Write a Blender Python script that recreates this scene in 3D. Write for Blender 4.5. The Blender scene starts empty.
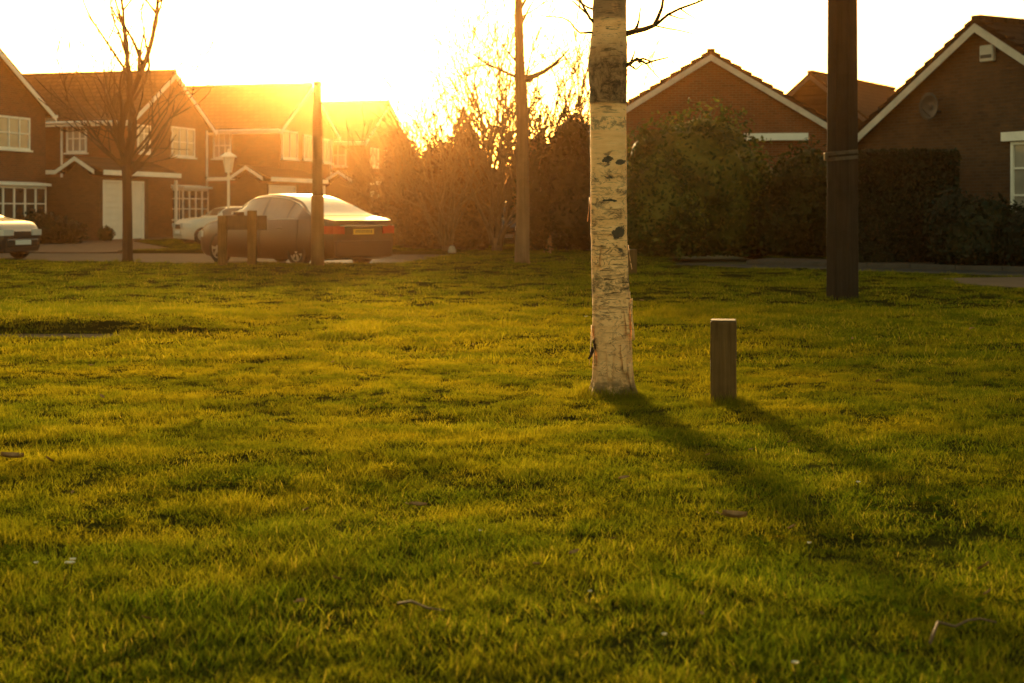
import bpy, bmesh, math, random
from mathutils import Vector, Matrix, noise
PI = math.pi; R = math.radians
random.seed(7)
sc = bpy.context.scene
COL = sc.collection

# ------------------------------------------------------------------ camera model
FPX, HZ, CX, EYE = 1450.0, 210.0, 512.0, 1.15
def gx(px, Y): return (px - CX) / FPX * Y                # sideways metres of an image column at depth Y
def gz(py, Y): return EYE + (HZ - py) / FPX * Y          # height of an image row at depth Y
SUN_AZ = math.atan2(gx(345, 1.0), 1.0)
SUN_EL = R(8.2)

# ------------------------------------------------------------------ helpers
class MB:
    def __init__(s): s.v = []; s.f = []
    def add(s, vs, fs):
        b = len(s.v); s.v += [tuple(v) for v in vs]; s.f += [tuple(i + b for i in f) for f in fs]
    def box(s, lo, hi, M=None):
        x0, y0, z0 = lo; x1, y1, z1 = hi
        vs = [Vector(p) for p in ((x0,y0,z0),(x1,y0,z0),(x1,y1,z0),(x0,y1,z0),(x0,y0,z1),(x1,y0,z1),(x1,y1,z1),(x0,y1,z1))]
        if M: vs = [M @ v for v in vs]
        s.add(vs, [(0,3,2,1),(4,5,6,7),(0,1,5,4),(1,2,6,5),(2,3,7,6),(3,0,4,7)])
    def prism(s, poly, a, b, axis='y'):
        """polygon in the two other axes extruded along axis from a to b"""
        n = len(poly)
        def P(p, t):
            if axis == 'y': return (p[0], t, p[1])
            if axis == 'x': return (t, p[0], p[1])
            return (p[0], p[1], t)
        vs = [P(p, a) for p in poly] + [P(p, b) for p in poly]
        fs = [tuple(range(n)), tuple(range(2*n-1, n-1, -1))] + [(i, n+i, n+(i+1) % n, (i+1) % n) for i in range(n)]
        s.add(vs, fs)
    def tube(s, pts, rad, n=8, cap=True):
        pts = [Vector(p) for p in pts]; rings = []; prev = None
        b = len(s.v)
        for i, p in enumerate(pts):
            d = (pts[min(i+1, len(pts)-1)] - pts[max(i-1, 0)])
            if d.length < 1e-9: d = Vector((0, 0, 1))
            d.normalize()
            if prev is None:
                u = d.cross(Vector((1, 0, 0.2)));
                if u.length < .1: u = d.cross(Vector((0, 1, 0)))
            else: u = prev - d * prev.dot(d)
            u.normalize(); prev = u; w = d.cross(u)
            r = rad[i] if isinstance(rad, (list, tuple)) else rad
            for k in range(n):
                a = 2*PI*k/n; s.v.append(tuple(p + (u*math.cos(a) + w*math.sin(a)) * r))
        for i in range(len(pts)-1):
            for k in range(n):
                k2 = (k+1) % n
                s.f.append((b+i*n+k, b+i*n+k2, b+(i+1)*n+k2, b+(i+1)*n+k))
        if cap:
            s.f.append(tuple(b+k for k in reversed(range(n)))); s.f.append(tuple(b+(len(pts)-1)*n+k for k in range(n)))
    def lathe(s, prof, n=16, c=(0, 0)):
        b = len(s.v)
        for r, z in prof:
            for k in range(n):
                a = 2*PI*k/n; s.v.append((c[0]+r*math.cos(a), c[1]+r*math.sin(a), z))
        for i in range(len(prof)-1):
            for k in range(n):
                k2 = (k+1) % n; s.f.append((b+i*n+k, b+i*n+k2, b+(i+1)*n+k2, b+(i+1)*n+k))
        s.f.append(tuple(b+k for k in reversed(range(n)))); s.f.append(tuple(b+(len(prof)-1)*n+k for k in range(n)))
    def build(s, name, mat, parent=None, smooth=False, bevel=0, loc=None, rz=0):
        me = bpy.data.meshes.new(name); me.from_pydata(s.v, [], s.f); me.update()
        if mat: me.materials.append(mat)
        if smooth:
            me.polygons.foreach_set('use_smooth', [True]*len(me.polygons))
        o = bpy.data.objects.new(name, me); COL.objects.link(o)
        if parent: o.parent = parent
        if loc: o.location = loc
        if rz: o.rotation_euler.z = rz
        if bevel:
            m = o.modifiers.new('bevel', 'BEVEL'); m.width = bevel; m.segments = 2; m.limit_method = 'ANGLE'; m.angle_limit = R(40)
        return o
def empty(name, label, cat, loc=(0, 0, 0), rz=0, group=None):
    o = bpy.data.objects.new(name, None); COL.objects.link(o); o.location = loc; o.rotation_euler = (0, 0, rz)
    o.empty_display_size = .2
    return tag(o, label, cat, group)
def tag(o, label, cat, group=None):
    o['label'] = label; o['category'] = cat
    if group: o['group'] = group
    return o
def struct(o): o['kind'] = 'structure'; return o
def copy_thing(root, loc, rz, label, group=None):
    c = root.copy(); COL.objects.link(c); c.location = loc; c.rotation_euler = (0, 0, rz); c['label'] = label
    if group: c['group'] = group
    for ch in list(root.children):
        d = ch.copy(); COL.objects.link(d); d.parent = c
        for g in list(ch.children):
            e = g.copy(); COL.objects.link(e); e.parent = d
    return c
def fbm(p, o=4): return noise.fractal(Vector(p), 1.0, 2.0, o, noise_basis='PERLIN_ORIGINAL')

# ------------------------------------------------------------------ materials
def newmat(name):
    m = bpy.data.materials.new(name); m.use_nodes = True; nt = m.node_tree; nt.nodes.clear()
    out = nt.nodes.new('ShaderNodeOutputMaterial'); return m, nt, out
class N:
    """tiny node helper"""
    def __init__(s, nt): s.nt = nt
    def n(s, t, **kw):
        d = s.nt.nodes.new(t)
        for k, v in kw.items():
            if k.startswith('_'): setattr(d, k[1:], v)
            else:
                k2 = int(k[1:]) if k[0] == 'i' and k[1:].isdigit() else k.replace('__', ' ')
                if hasattr(v, 'is_output') or isinstance(v, bpy.types.NodeSocket): s.nt.links.new(v, d.inputs[k2])
                else: d.inputs[k2].default_value = v
        return d
    def mix(s, fac, a, b, mode='MIX'):
        d = s.nt.nodes.new('ShaderNodeMix'); d.data_type = 'RGBA'; d.blend_type = mode
        for sock, v in ((d.inputs[0], fac), (d.inputs[6], a), (d.inputs[7], b)):
            if isinstance(v, bpy.types.NodeSocket): s.nt.links.new(v, sock)
            else: sock.default_value = v if not isinstance(v, tuple) or len(v) == 4 else (*v, 1)
        return d.outputs[2]
    def math(s, op, a, b=0.0, c=0.0, clamp=False):
        d = s.nt.nodes.new('ShaderNodeMath'); d.operation = op; d.use_clamp = clamp
        for i, v in enumerate((a, b, c)):
            if isinstance(v, bpy.types.NodeSocket): s.nt.links.new(v, d.inputs[i])
            else: d.inputs[i].default_value = v
        return d.outputs[0]
    def ramp(s, fac, stops):
        d = s.nt.nodes.new('ShaderNodeValToRGB'); e = d.color_ramp.elements
        while len(e) < len(stops): e.new(.5)
        for el, (p, c) in zip(e, stops):
            el.position = p; el.color = (c, c, c, 1) if not isinstance(c, tuple) else (*c, 1)
        s.nt.links.new(fac, d.inputs[0]); return d.outputs[0]
    def noise(s, vec, scale, detail=4, rough=.55, dist=0):
        return s.n('ShaderNodeTexNoise', Vector=vec, Scale=scale, Detail=detail, Roughness=rough, Distortion=dist).outputs[0]
    def bump(s, h, dist, strength=1.0): return s.n('ShaderNodeBump', Height=h, Distance=dist, Strength=strength).outputs[0]
def simple(name, col, rough=.6, metal=0, var=.25, scale=6, spec=.4, coat=0, bump=0):
    m, nt, out = newmat(name); q = N(nt)
    co = q.n('ShaderNodeTexCoord').outputs['Object']
    nz = q.noise(co, scale, 6, .65)
    c = q.mix(q.ramp(nz, [(.3, 0.0), (.7, 1.0)]), tuple(x*(1-var) for x in col), tuple(min(1, x*(1+var*.6)) for x in col))
    b = q.n('ShaderNodeBsdfPrincipled', Base__Color=c, Roughness=rough, Metallic=metal)
    b.inputs['Specular IOR Level'].default_value = spec
    b.inputs['Coat Weight'].default_value = coat; b.inputs['Coat Roughness'].default_value = .05
    if bump: nt.links.new(q.bump(q.noise(co, scale*6, 5, .7), bump), b.inputs['Normal'])
    nt.links.new(b.outputs[0], out.inputs[0]); return m
def brick_mat(name, c1, c2, mortar):
    m, nt, out = newmat(name); q = N(nt)
    co = q.n('ShaderNodeTexCoord').outputs['Object']; geo = q.n('ShaderNodeNewGeometry')
    sp = q.n('ShaderNodeSeparateXYZ', Vector=co).outputs
    u = q.math('ADD', sp[0], sp[1])
    vec = q.n('ShaderNodeCombineXYZ', X=u, Y=sp[2]).outputs[0]
    bt = q.n('ShaderNodeTexBrick', Vector=vec, Color1=(*c1, 1), Color2=(*c2, 1), Mortar=(*mortar, 1), Scale=1.0)
    bt.inputs['Brick Width'].default_value = .225; bt.inputs['Row Height'].default_value = .075; bt.inputs['Mortar Size'].default_value = .009
    big = q.noise(co, .9, 5, .6)
    c = q.mix(q.ramp(big, [(.3, 0.0), (.75, .55)]), bt.outputs[0], tuple(x*.45 for x in c1))
    fl = q.noise(vec, 3.1, 2, .5)
    c = q.mix(q.ramp(fl, [(.5, 0.0), (.72, .5)]), c, tuple(min(1, x*1.7) for x in c2))
    b = q.n('ShaderNodeBsdfPrincipled', Base__Color=c, Roughness=.85, Normal=q.bump(bt.outputs[1], -.006))
    b.inputs['Specular IOR Level'].default_value = .2
    nt.links.new(b.outputs[0], out.inputs[0]); return m
def tile_mat(name, col):
    m, nt, out = newmat(name); q = N(nt)
    co = q.n('ShaderNodeTexCoord').outputs['Object']
    sp = q.n('ShaderNodeSeparateXYZ', Vector=co).outputs
    vec = q.n('ShaderNodeCombineXYZ', X=sp[1], Y=sp[2]).outputs[0]
    bt = q.n('ShaderNodeTexBrick', Vector=vec, Color1=(*[x*.7 for x in col], 1), Color2=(*[x*1.25 for x in col], 1), Mortar=(*[x*.25 for x in col], 1), Scale=1.0)
    bt.inputs['Brick Width'].default_value = .3; bt.inputs['Row Height'].default_value = .2; bt.inputs['Mortar Size'].default_value = .02
    c = q.mix(q.ramp(q.noise(co, 1.3, 6, .7), [(.35, 0.0), (.7, .7)]), bt.outputs[0], (col[0]*.5, col[1]*.6, col[2]*.5))
    b = q.n('ShaderNodeBsdfPrincipled', Base__Color=c, Roughness=.95, Normal=q.bump(bt.outputs[1], -.02)); b.inputs['Specular IOR Level'].default_value = .05
    nt.links.new(b.outputs[0], out.inputs[0]); return m
def leaf_mat(name, cols, trans=.35):
    m, nt, out = newmat(name); q = N(nt)
    rnd = q.n('ShaderNodeNewGeometry').outputs['Random Per Island']
    co = q.n('ShaderNodeTexCoord').outputs['Object']
    c = q.ramp(rnd, [(i/(len(cols)-1), c) for i, c in enumerate(cols)])
    c = q.mix(q.ramp(q.noise(co, 1.1, 4, .6), [(.35, 0.0), (.65, .8)]), c, cols[0])
    d = q.n('ShaderNodeBsdfPrincipled', Base__Color=c, Roughness=.6); d.inputs['Specular IOR Level'].default_value = .25
    t = q.n('ShaderNodeBsdfTranslucent', Color=c)
    x = q.n('ShaderNodeMixShader', i0=trans, i1=d.outputs[0], i2=t.outputs[0])
    nt.links.new(x.outputs[0], out.inputs[0]); return m
M = {}
M['brick'] = brick_mat('brick', (.19, .066, .024), (.115, .042, .017), (.17, .125, .08))
M['brick_dark'] = brick_mat('brick_dark', (.11, .058, .028), (.07, .038, .019), (.09, .07, .05))
M['tile'] = tile_mat('tile', (.05, .033, .022))
M['tile_dark'] = tile_mat('tile_dark', (.022, .017, .013))
M['white'] = simple('white_paint', (.80, .77, .70), .45, var=.12, scale=3)
M['board'] = simple('aged_white_board', (.5, .46, .4), .6, var=.25, scale=3)
M['garage_white'] = simple('garage_white', (.74, .7, .62), .5, var=.1, scale=2)
M['black_gutter'] = simple('dark_gutter', (.04, .035, .03), .5)
M['door_wood'] = simple('door_wood', (.09, .045, .02), .5, var=.3)
def pane_mat(name, col, rough):
    return simple(name, col, rough, var=.3, scale=1.2, spec=.8)
M['pane'] = pane_mat('pane_dark', (.05, .045, .04), .06)
M['pane_net'] = pane_mat('pane_with_net', (.34, .31, .26), .12)
M['asphalt'] = simple('asphalt', (.05, .047, .045), .95, spec=.05, var=.25, scale=2, bump=.004)
M['paving'] = simple('paving', (.085, .066, .05), .95, spec=.03, var=.2, scale=1.5, bump=.003)
M['kerb'] = simple('kerb_concrete', (.075, .065, .055), .95, spec=.03, var=.2, scale=3)
M['drive'] = simple('drive_paving', (.13, .085, .06), .95, spec=.03, var=.25, scale=2)
M['soil'] = simple('soil_and_thatch', (.022, .024, .005), 1.0, var=.45, spec=0.0, scale=2.2)
M['far_ground'] = simple('far_ground', (.06, .065, .02), .95, var=.3, scale=.3)
M['tyre'] = simple('tyre', (.018, .018, .018), .8)
M['rim'] = simple('alloy_rim', (.42, .42, .42), .3, metal=.9, var=.1)
M['car_glass'] = simple('car_glass', (.15, .125, .095), .04, var=.1, spec=.9)
M['rear_glass'] = simple('rear_glass', (.42, .40, .36), .1, var=.1, spec=1.0)  # pale base colour paints in the bright sky reflected by the glass
M['black_plastic'] = simple('black_plastic', (.02, .02, .02), .5)
M['chrome'] = simple('chrome', (.7, .68, .64), .18, metal=1, var=.05)
M['red_lens'] = simple('red_lens', (.42, .02, .015), .15, var=.2)
M['clear_lens'] = simple('clear_lens', (.6, .6, .58), .1, var=.1, spec=.9)
M['plate_yellow'] = simple('plate_yellow', (.6, .36, .03), .4, var=.05)
M['plate_white'] = simple('plate_white', (.7, .7, .68), .4, var=.05)
M['plate_ink'] = simple('plate_ink', (.02, .02, .02), .5)
M['paint_grey'] = simple('paint_grey', (.026, .008, .006), .42, metal=.0, var=.06, coat=.25)
M['paint_cream'] = simple('paint_cream', (.55, .52, .45), .35, var=.05, coat=.8)
M['paint_silver'] = simple('paint_silver', (.03, .031, .033), .3, metal=.2, var=.06, coat=1)
M['paint_black'] = simple('paint_black', (.02, .02, .025), .25, var=.06, coat=1)
M['metal_band'] = simple('steel_band', (.07, .058, .045), .45, metal=.8, var=.3, scale=20)
M['lamp_paint'] = simple('lamp_paint', (.8, .74, .6), .5, var=.1)
M['lamp_glass'] = simple('lamp_glass', (.75, .7, .58), .2, var=.1)
M['stone'] = simple('pale_stone', (.3, .27, .21), .8, var=.3, scale=8, bump=.01)

def wood_mat(name, col, col2, sc_=1.0, rough=.85):
    m, nt, out = newmat(name); q = N(nt)
    co = q.n('ShaderNodeTexCoord').outputs['Object']
    st = q.n('ShaderNodeMapping', Vector=co, Scale=(38*sc_, 38*sc_, 1.6*sc_)).outputs[0]
    g = q.noise(st, 1.0, 8, .7, .4)
    big = q.noise(co, 4*sc_, 5, .6)
    c = q.mix(q.ramp(g, [(.3, 0.0), (.7, 1.0)]), col, col2)
    c = q.mix(q.ramp(big, [(.4, 0.0), (.75, .6)]), c, (col[0]*.5, col[1]*.6, col[2]*.5))
    b = q.n('ShaderNodeBsdfPrincipled', Base__Color=c, Roughness=rough, Normal=q.bump(g, .004))
    b.inputs['Specular IOR Level'].default_value = .12
    nt.links.new(b.outputs[0], out.inputs[0]); return m
M['post_wood'] = wood_mat('weathered_post_wood', (.075, .040, .013), (.16, .092, .032))
M['pole_wood'] = wood_mat('weathered_pole_wood', (.016, .012, .008), (.042, .031, .02), .6)
M['pole_rust'] = wood_mat('brown_column', (.14, .07, .03), (.22, .12, .05), .6)
M['end_grain'] = simple('end_grain', (.19, .125, .065), .8, var=.35, scale=25, bump=.004)
M['sign_wood'] = wood_mat('sign_wood', (.06, .045, .03), (.11, .08, .05), .8)
M['bark'] = wood_mat('dark_bark', (.022, .015, .01), (.055, .038, .024), .5)
M['bark_warm'] = wood_mat('warm_bark', (.11, .065, .035), (.2, .125, .07), .5)
M['twig'] = simple('twig', (.1, .06, .03), .8, var=.3, scale=10)

def birch_mat():
    m, nt, out = newmat('birch_bark'); q = N(nt)
    co = q.n('ShaderNodeTexCoord').outputs['Object']
    z = q.n('ShaderNodeSeparateXYZ', Vector=co).outputs[2]
    warp = q.noise(co, 5, 3, .6)
    zz = q.math('ADD', z, q.math('MULTIPLY', q.math('SUBTRACT', warp, .5), .10))
    flat = lambda s, k: q.n('ShaderNodeMapping', Vector=co, Scale=(s, s, s*k)).outputs[0]
    paper = q.noise(flat(6, 5), 1.0, 6, .6, .3)
    c = q.mix(q.ramp(paper, [(.3, 0.0), (.7, 1.0)]), (.80, .42, .16), (.97, .60, .28))
    # orange-pink inner bark showing low on the trunk
    low = q.ramp(zz, [(0.0, 1.0), (.30, .75), (.5, .1), (1, 0.0)])
    c = q.mix(q.math('MULTIPLY', low, q.ramp(q.noise(co, 7, 4, .6), [(.35, .15), (.65, .9)])), c, (.60, .34, .15))
    # lenticels: short dark horizontal dashes, thickest 0.6 - 1.45 m up
    len1 = q.ramp(q.noise(flat(11, 6.0), 1.0, 4, .6, .35), [(.575, 0.0), (.63, 1.0)])
    len2 = q.ramp(q.noise(flat(38, 4.5), 1.0, 2, .5, .2), [(.60, 0.0), (.66, 1.0)])
    dens = q.ramp(q.math('DIVIDE', zz, 2.6), [(.0, .15), (.18, .3), (.27, .9), (.42, .6), (.5, .35), (.6, .12), (.66, .15), (.72, .8)])
    dash = q.math('MULTIPLY', q.math('MAXIMUM', len1, q.math('MULTIPLY', len2, .35)), dens)
    c = q.mix(dash, c, (.05, .033, .013))
    # blotchy grey knots
    kn = q.ramp(q.noise(flat(7, 1.9), 1.0, 7, .72, .5), [(.555, 0.0), (.62, 1.0)])
    kz = q.ramp(q.math('DIVIDE', zz, 2.6), [(.10, .0), (.2, .4), (.32, .55), (.36, 1.0), (.42, .35), (.52, 1.0), (.575, .9), (.60, 0.0)])
    c = q.mix(q.math('MULTIPLY', kn, kz), c, (.075, .062, .045))
    # curling cracks and thin cross lines
    cn = q.noise(flat(9, 1.7), 1.0, 5, .62, .9); cr = q.math('ABSOLUTE', q.math('SUBTRACT', cn, .5))
    crm = q.math('MULTIPLY', q.ramp(cr, [(.008, 1.0), (.03, 0.0)]), q.ramp(q.math('DIVIDE', zz, 2.6), [(.0, .55), (.22, .6), (.3, .75), (.5, .7), (.56, .25), (.6, 0.0)]))
    crm = q.math('MULTIPLY', crm, q.ramp(q.noise(co, 11, 3, .6), [(.42, 0.0), (.56, 1.0)]))
    c = q.mix(crm, c, (.045, .03, .014))
    tl = q.ramp(q.noise(flat(5, 14), 1.0, 2, .5, .1), [(.60, 0.0), (.64, .7)])
    c = q.mix(q.math('MULTIPLY', tl, q.ramp(q.noise(co, 6, 3, .6), [(.45, 0.0), (.6, 1.0)])), c, (.22, .13, .06))
    band = q.math('MULTIPLY', q.ramp(q.math('DIVIDE', zz, 2.6), [(.235, 0.0), (.262, .9), (.285, .9), (.31, 0.0)]), q.ramp(q.noise(flat(14, 1.6), 1.0, 6, .7), [(.42, 0.0), (.56, 1.0)]))
    c = q.mix(band, c, (.10, .075, .032))
    # knot scar, facing the viewer
    def spot(x, zc, rx, rz_):
        dx = q.math('DIVIDE', q.math('SUBTRACT', q.n('ShaderNodeSeparateXYZ', Vector=co).outputs[0], x), rx)
        dz = q.math('DIVIDE', q.math('SUBTRACT', zz, zc), rz_)
        return q.math('ADD', q.math('MULTIPLY', dx, dx), q.math('MULTIPLY', dz, dz))
    wob = q.math('MULTIPLY', q.noise(co, 22, 5, .7), 1.3)
    for (x, zc, rx, rz_) in ((-.038, 1.475, .058, .036), (.045, 1.462, .058, .026), (.03, 1.04, .07, .06), (-.02, 1.235, .07, .014)):
        s_ = q.ramp(q.math('ADD', spot(x, zc, rx, rz_), wob), [(.95, 1.0), (1.4, 0.0)])
        c = q.mix(s_, c, (.06, .052, .035))
    # speckled ring, rough dark band high up with a clean pale collar below it
    spk = q.ramp(q.noise(flat(30, 1.4), 1.0, 5, .7), [(.47, 0.0), (.56, 1.0)])
    ring = q.ramp(q.math('DIVIDE', z, 2.6), [(.640, 0.0), (.645, .75), (.672, .75), (.676, 0.0)])
    c = q.mix(q.math('MULTIPLY', spk, ring), c, (.16, .125, .07))
    edge = q.math('ADD', z, q.math('MULTIPLY', q.math('SUBTRACT', q.noise(co, 9, 4, .6), .5), .012))
    dark = q.ramp(q.math('DIVIDE', edge, 4.0), [(.457, 0.0), (.461, 1.0), (.52, .95), (.575, .0)])
    rough_ = q.noise(flat(15, 1.0), 1.0, 9, .78, .6)
    dk = q.mix(q.ramp(rough_, [(.42, 0.0), (.60, 1.0)]), (.018, .013, .007), (.27, .19, .095))
    up = q.ramp(q.math('DIVIDE', q.math('ADD', z, q.math('MULTIPLY', q.math('SUBTRACT', q.noise(co, 8, 5, .65), .5), .35)), 4.0), [(.545, 0.0), (.575, 1.0)])
    dk = q.mix(up, dk, (.5, .4, .28))
    c = q.mix(dark, c, dk)
    # grey-brown top
    top = q.ramp(q.math('DIVIDE', edge, 4.0), [(.588, 0.0), (.593, .8), (.62, .8), (.66, .25)])
    c = q.mix(q.math('MULTIPLY', top, q.ramp(rough_, [(.3, .6), (.5, 1.0)])), c, (.10, .075, .048))
    c = q.mix(q.math('MULTIPLY', q.ramp(zz, [(0.06, 1.0), (.2, 0.0)]), q.ramp(q.noise(flat(14, 1.2), 1.0, 6, .7), [(.38, .2), (.56, .95)])), c, (.07, .05, .022))
    hgt = q.math('SUBTRACT', q.math('MULTIPLY', paper, .35), q.math('ADD', dash, q.math('MULTIPLY', kn, kz)))
    hgt = q.math('ADD', hgt, q.math('MULTIPLY', rough_, q.math('MULTIPLY', dark, 2.0)))
    b = q.n('ShaderNodeBsdfPrincipled', Base__Color=c, Roughness=.7, Normal=q.bump(hgt, .006))
    b.inputs['Specular IOR Level'].default_value = .25
    nt.links.new(b.outputs[0], out.inputs[0]); return m
M['birch'] = birch_mat()
M['leaf_olive'] = leaf_mat('leaf_olive', [(.014, .030, .003), (.052, .085, .010), (.105, .135, .018), (.25, .23, .04)])
M['leaf_dark'] = leaf_mat('leaf_dark', [(.004, .009, .002), (.009, .017, .004), (.018, .028, .007)], .2)
M['leaf_green'] = leaf_mat('leaf_green', [(.010, .020, .003), (.022, .038, .006), (.045, .06, .010)])
M['leaf_brown'] = leaf_mat('leaf_brown', [(.06, .03, .015), (.10, .05, .02), (.15, .08, .03)], .4)
M['dead_leaf'] = simple('dead_leaf', (.30, .16, .06), .7, var=.4, scale=30)
M['petal'] = simple('petal', (.8, .78, .7), .6, var=.05)
M['petal_eye'] = simple('petal_eye', (.6, .35, .03), .6)

# ------------------------------------------------------------------ lawn shape
LAWN = [(-34, 1.2), (34, 1.2), (24, 10), (16.4, 15.2), (8.2, 20.0), (7.0, 22.6), (7.2, 24.6), (8.9, 25.1), (9.0, 25.5), (3.4, 30.2), (3.7, 34.5), (4.6, 40.5),
        (-1.2, 40.5), (-1.8, 34), (-2.2, 30.0), (-7, 30.0), (-11, 31.8), (-34, 33.5)]
def inside(p, poly):
    x, y = p; c = False; n = len(poly)
    for i in range(n):
        x0, y0 = poly[i]; x1, y1 = poly[(i+1) % n]
        if (y0 > y) != (y1 > y) and x < (x1-x0)*(y-y0)/(y1-y0)+x0: c = not c
    return c
def sstep(a, b, x):
    t = min(1, max(0, (x-a)/(b-a))); return t*t*(3-2*t)
def edge_dist(x, y, poly):
    best = 1e9; n = len(poly)
    for i in range(n):
        ax, ay = poly[i]; bx, by = poly[(i+1) % n]
        dx, dy = bx-ax, by-ay; t = max(0, min(1, ((x-ax)*dx+(y-ay)*dy)/(dx*dx+dy*dy)))
        best = min(best, math.hypot(x-ax-t*dx, y-ay-t*dy))
    return best
PATH = (13.05, 13.42, -3.62)       # near edge, far edge, right end of the slab path in the grass
def lawn_h(x, y):
    h = .050*fbm((x*.3, y*.3, 3.1), 3) + .014*fbm((x*1.3, y*1.3, 9.7), 3) + .008*fbm((x*4, y*4, 1.7), 2)
    m = sstep(-2.2, -4.2, x)       # a shallow hollow ending in a small bank above the slab path
    h *= 1 - .6*m*(1 if 12.5 < y < 14 else 0)
    h += m*(.11*sstep(13.42, 13.72, y)*(1-sstep(14.5, 17.5, y)))
    h *= 1-.8*sstep(24, 28, y)*sstep(1, -2, x)
    h += .055*sstep(22, 28.5, y)*(1-sstep(32, 37, y))*sstep(2.5, -2, x)
    h -= .02*sstep(1.2, 0, abs(x-.9)) * (1 if 7.5 < y < 10 else 0)
    return h
def on_path(x, y): return PATH[0]-.02 < y < PATH[1]+.02 and x < PATH[2]+.12*fbm((x*5, y*5, 0), 2)

def lawn_surface():
    mb = MB(); xs = []; x = -34.0
    while x < 34.01: xs.append(x); x += .16 if abs(x) < 9 else .6
    ys = []; y = 1.2
    while y < 40.6: ys.append(y); y += .12 if y < 16 else .3
    idx = {}
    for j, y in enumerate(ys):
        for i, x in enumerate(xs):
            idx[(i, j)] = len(mb.v); mb.v.append((x, y, lawn_h(x, y)))
    for j in range(len(ys)-1):
        for i in range(len(xs)-1):
            cx, cy = (xs[i]+xs[i+1])/2, (ys[j]+ys[j+1])/2
            if inside((cx, cy), LAWN) and not (PATH[0] < cy < PATH[1] and cx < PATH[2]-.1):
                mb.f.append((idx[(i, j)], idx[(i+1, j)], idx[(i+1, j+1)], idx[(i, j+1)]))
    return struct(mb.build('lawn', M['soil'], smooth=True))
def sheet(name, poly, z, mat):
    mb = MB(); mb.v = [(x, y, z) for x, y in poly]; mb.f = [tuple(range(len(poly)))]
    return struct(mb.build(name, mat))
def slab(name, poly, z0, z1, mat):
    mb = MB(); mb.prism(poly, z0, z1, 'z'); return struct(mb.build(name, mat))
def kerb_line(pts, w, z0, z1):
    mb = MB()
    for (ax, ay), (bx, by) in zip(pts, pts[1:]):
        L = math.hypot(bx-ax, by-ay); n = max(1, int(L/.92))
        for k in range(n):
            t0, t1 = k/n, (k+1)/n - .012/L
            Mx = Matrix.Translation((ax+(bx-ax)*t0, ay+(by-ay)*t0, 0)) @ Matrix.Rotation(math.atan2(by-ay, bx-ax), 4, 'Z')
            mb.box((0, -w/2, z0), (L*(t1-t0), w/2, z1), Mx)
    return mb
# the setting
sheet('ground', [(-600, -100), (600, -100), (600, 900), (-600, 900)], -.14, M['far_ground'])
lawn_surface()
sheet('road', [(-60, 33.8), (-11, 32.0), (-7, 30.1), (-2.3, 30.1), (-1.9, 34), (-1.6, 38.5), (-9, 39.5), (-60, 41)], -.035, M['asphalt'])
sheet('road', [(3.5, 30.2), (9.1, 25.6), (22, 15.0), (25, 18), (11.6, 28.4), (5.4, 33.2), (3.8, 34)], -.10, M['asphalt'])
struct(kerb_line([(-34, 33.75), (-11, 31.95), (-7, 30.08), (-2.25, 30.08)], .12, -.13, .04).build('kerb', M['kerb'], bevel=.01))
struct(kerb_line([(3.45, 30.2), (9.05, 25.55), (13, 22.2)], .12, -.13, .0).build('kerb', M['kerb'], bevel=.01))
struct(kerb_line([(5.4, 33.25), (11.6, 28.45), (25, 18)], .12, -.13, .0).build('kerb', M['kerb'], bevel=.01))
slab('pavement', [(7.2, 24.5), (7.05, 22.6), (8.2, 20.05), (16.4, 15.25), (18.2, 17.2), (9.0, 25.0)], -.13, .0, M['paving'])
slab('pavement', [(5.5, 33.4), (11.7, 28.6), (25, 18.2), (26.2, 19.6), (12.6, 30.0), (6.2, 34.9)], -.13, .0, M['paving'])
slab('path', [(-30, PATH[0]), (PATH[2], PATH[0]), (PATH[2]+.05, PATH[1]), (-30, PATH[1])], -.13, .004, M['paving'])
# front gardens and drives of the row of houses
GARDEN = [(-11.2, 41.2), (-10.2, 44), (-14.2, 54.5), (-13.2, 62), (-9.5, 72), (2, 72), (0, 41)]
GARDEN2 = [(-40, 42), (-17.8, 42), (-17.4, 46), (-18.6, 54), (-40, 50)]
VERGE = [(6.3, 35.0), (12.7, 30.1), (26.3, 19.7), (60, 30), (60, 60), (6, 60)]
VERGE2 = [(-1.2, 40.6), (4.6, 40.6), (6, 60), (-1, 60)]
slab('drive', [(-17.7, 41.0), (-11.3, 40.2), (-10.3, 44), (-14.3, 54.5), (-13.3, 62), (-9.5, 72), (-11, 76), (-24, 60), (-18.4, 55.5), (-17.3, 46)], -.13, -.02, M['drive'])
slab('garden_lawn', GARDEN, -.135, .0, M['soil']); slab('garden_lawn', GARDEN2, -.135, .0, M['soil'])
slab('garden_lawn', VERGE, -.135, .0, M['soil']); slab('garden_lawn', VERGE2, -.135, -.01, M['soil'])

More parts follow.
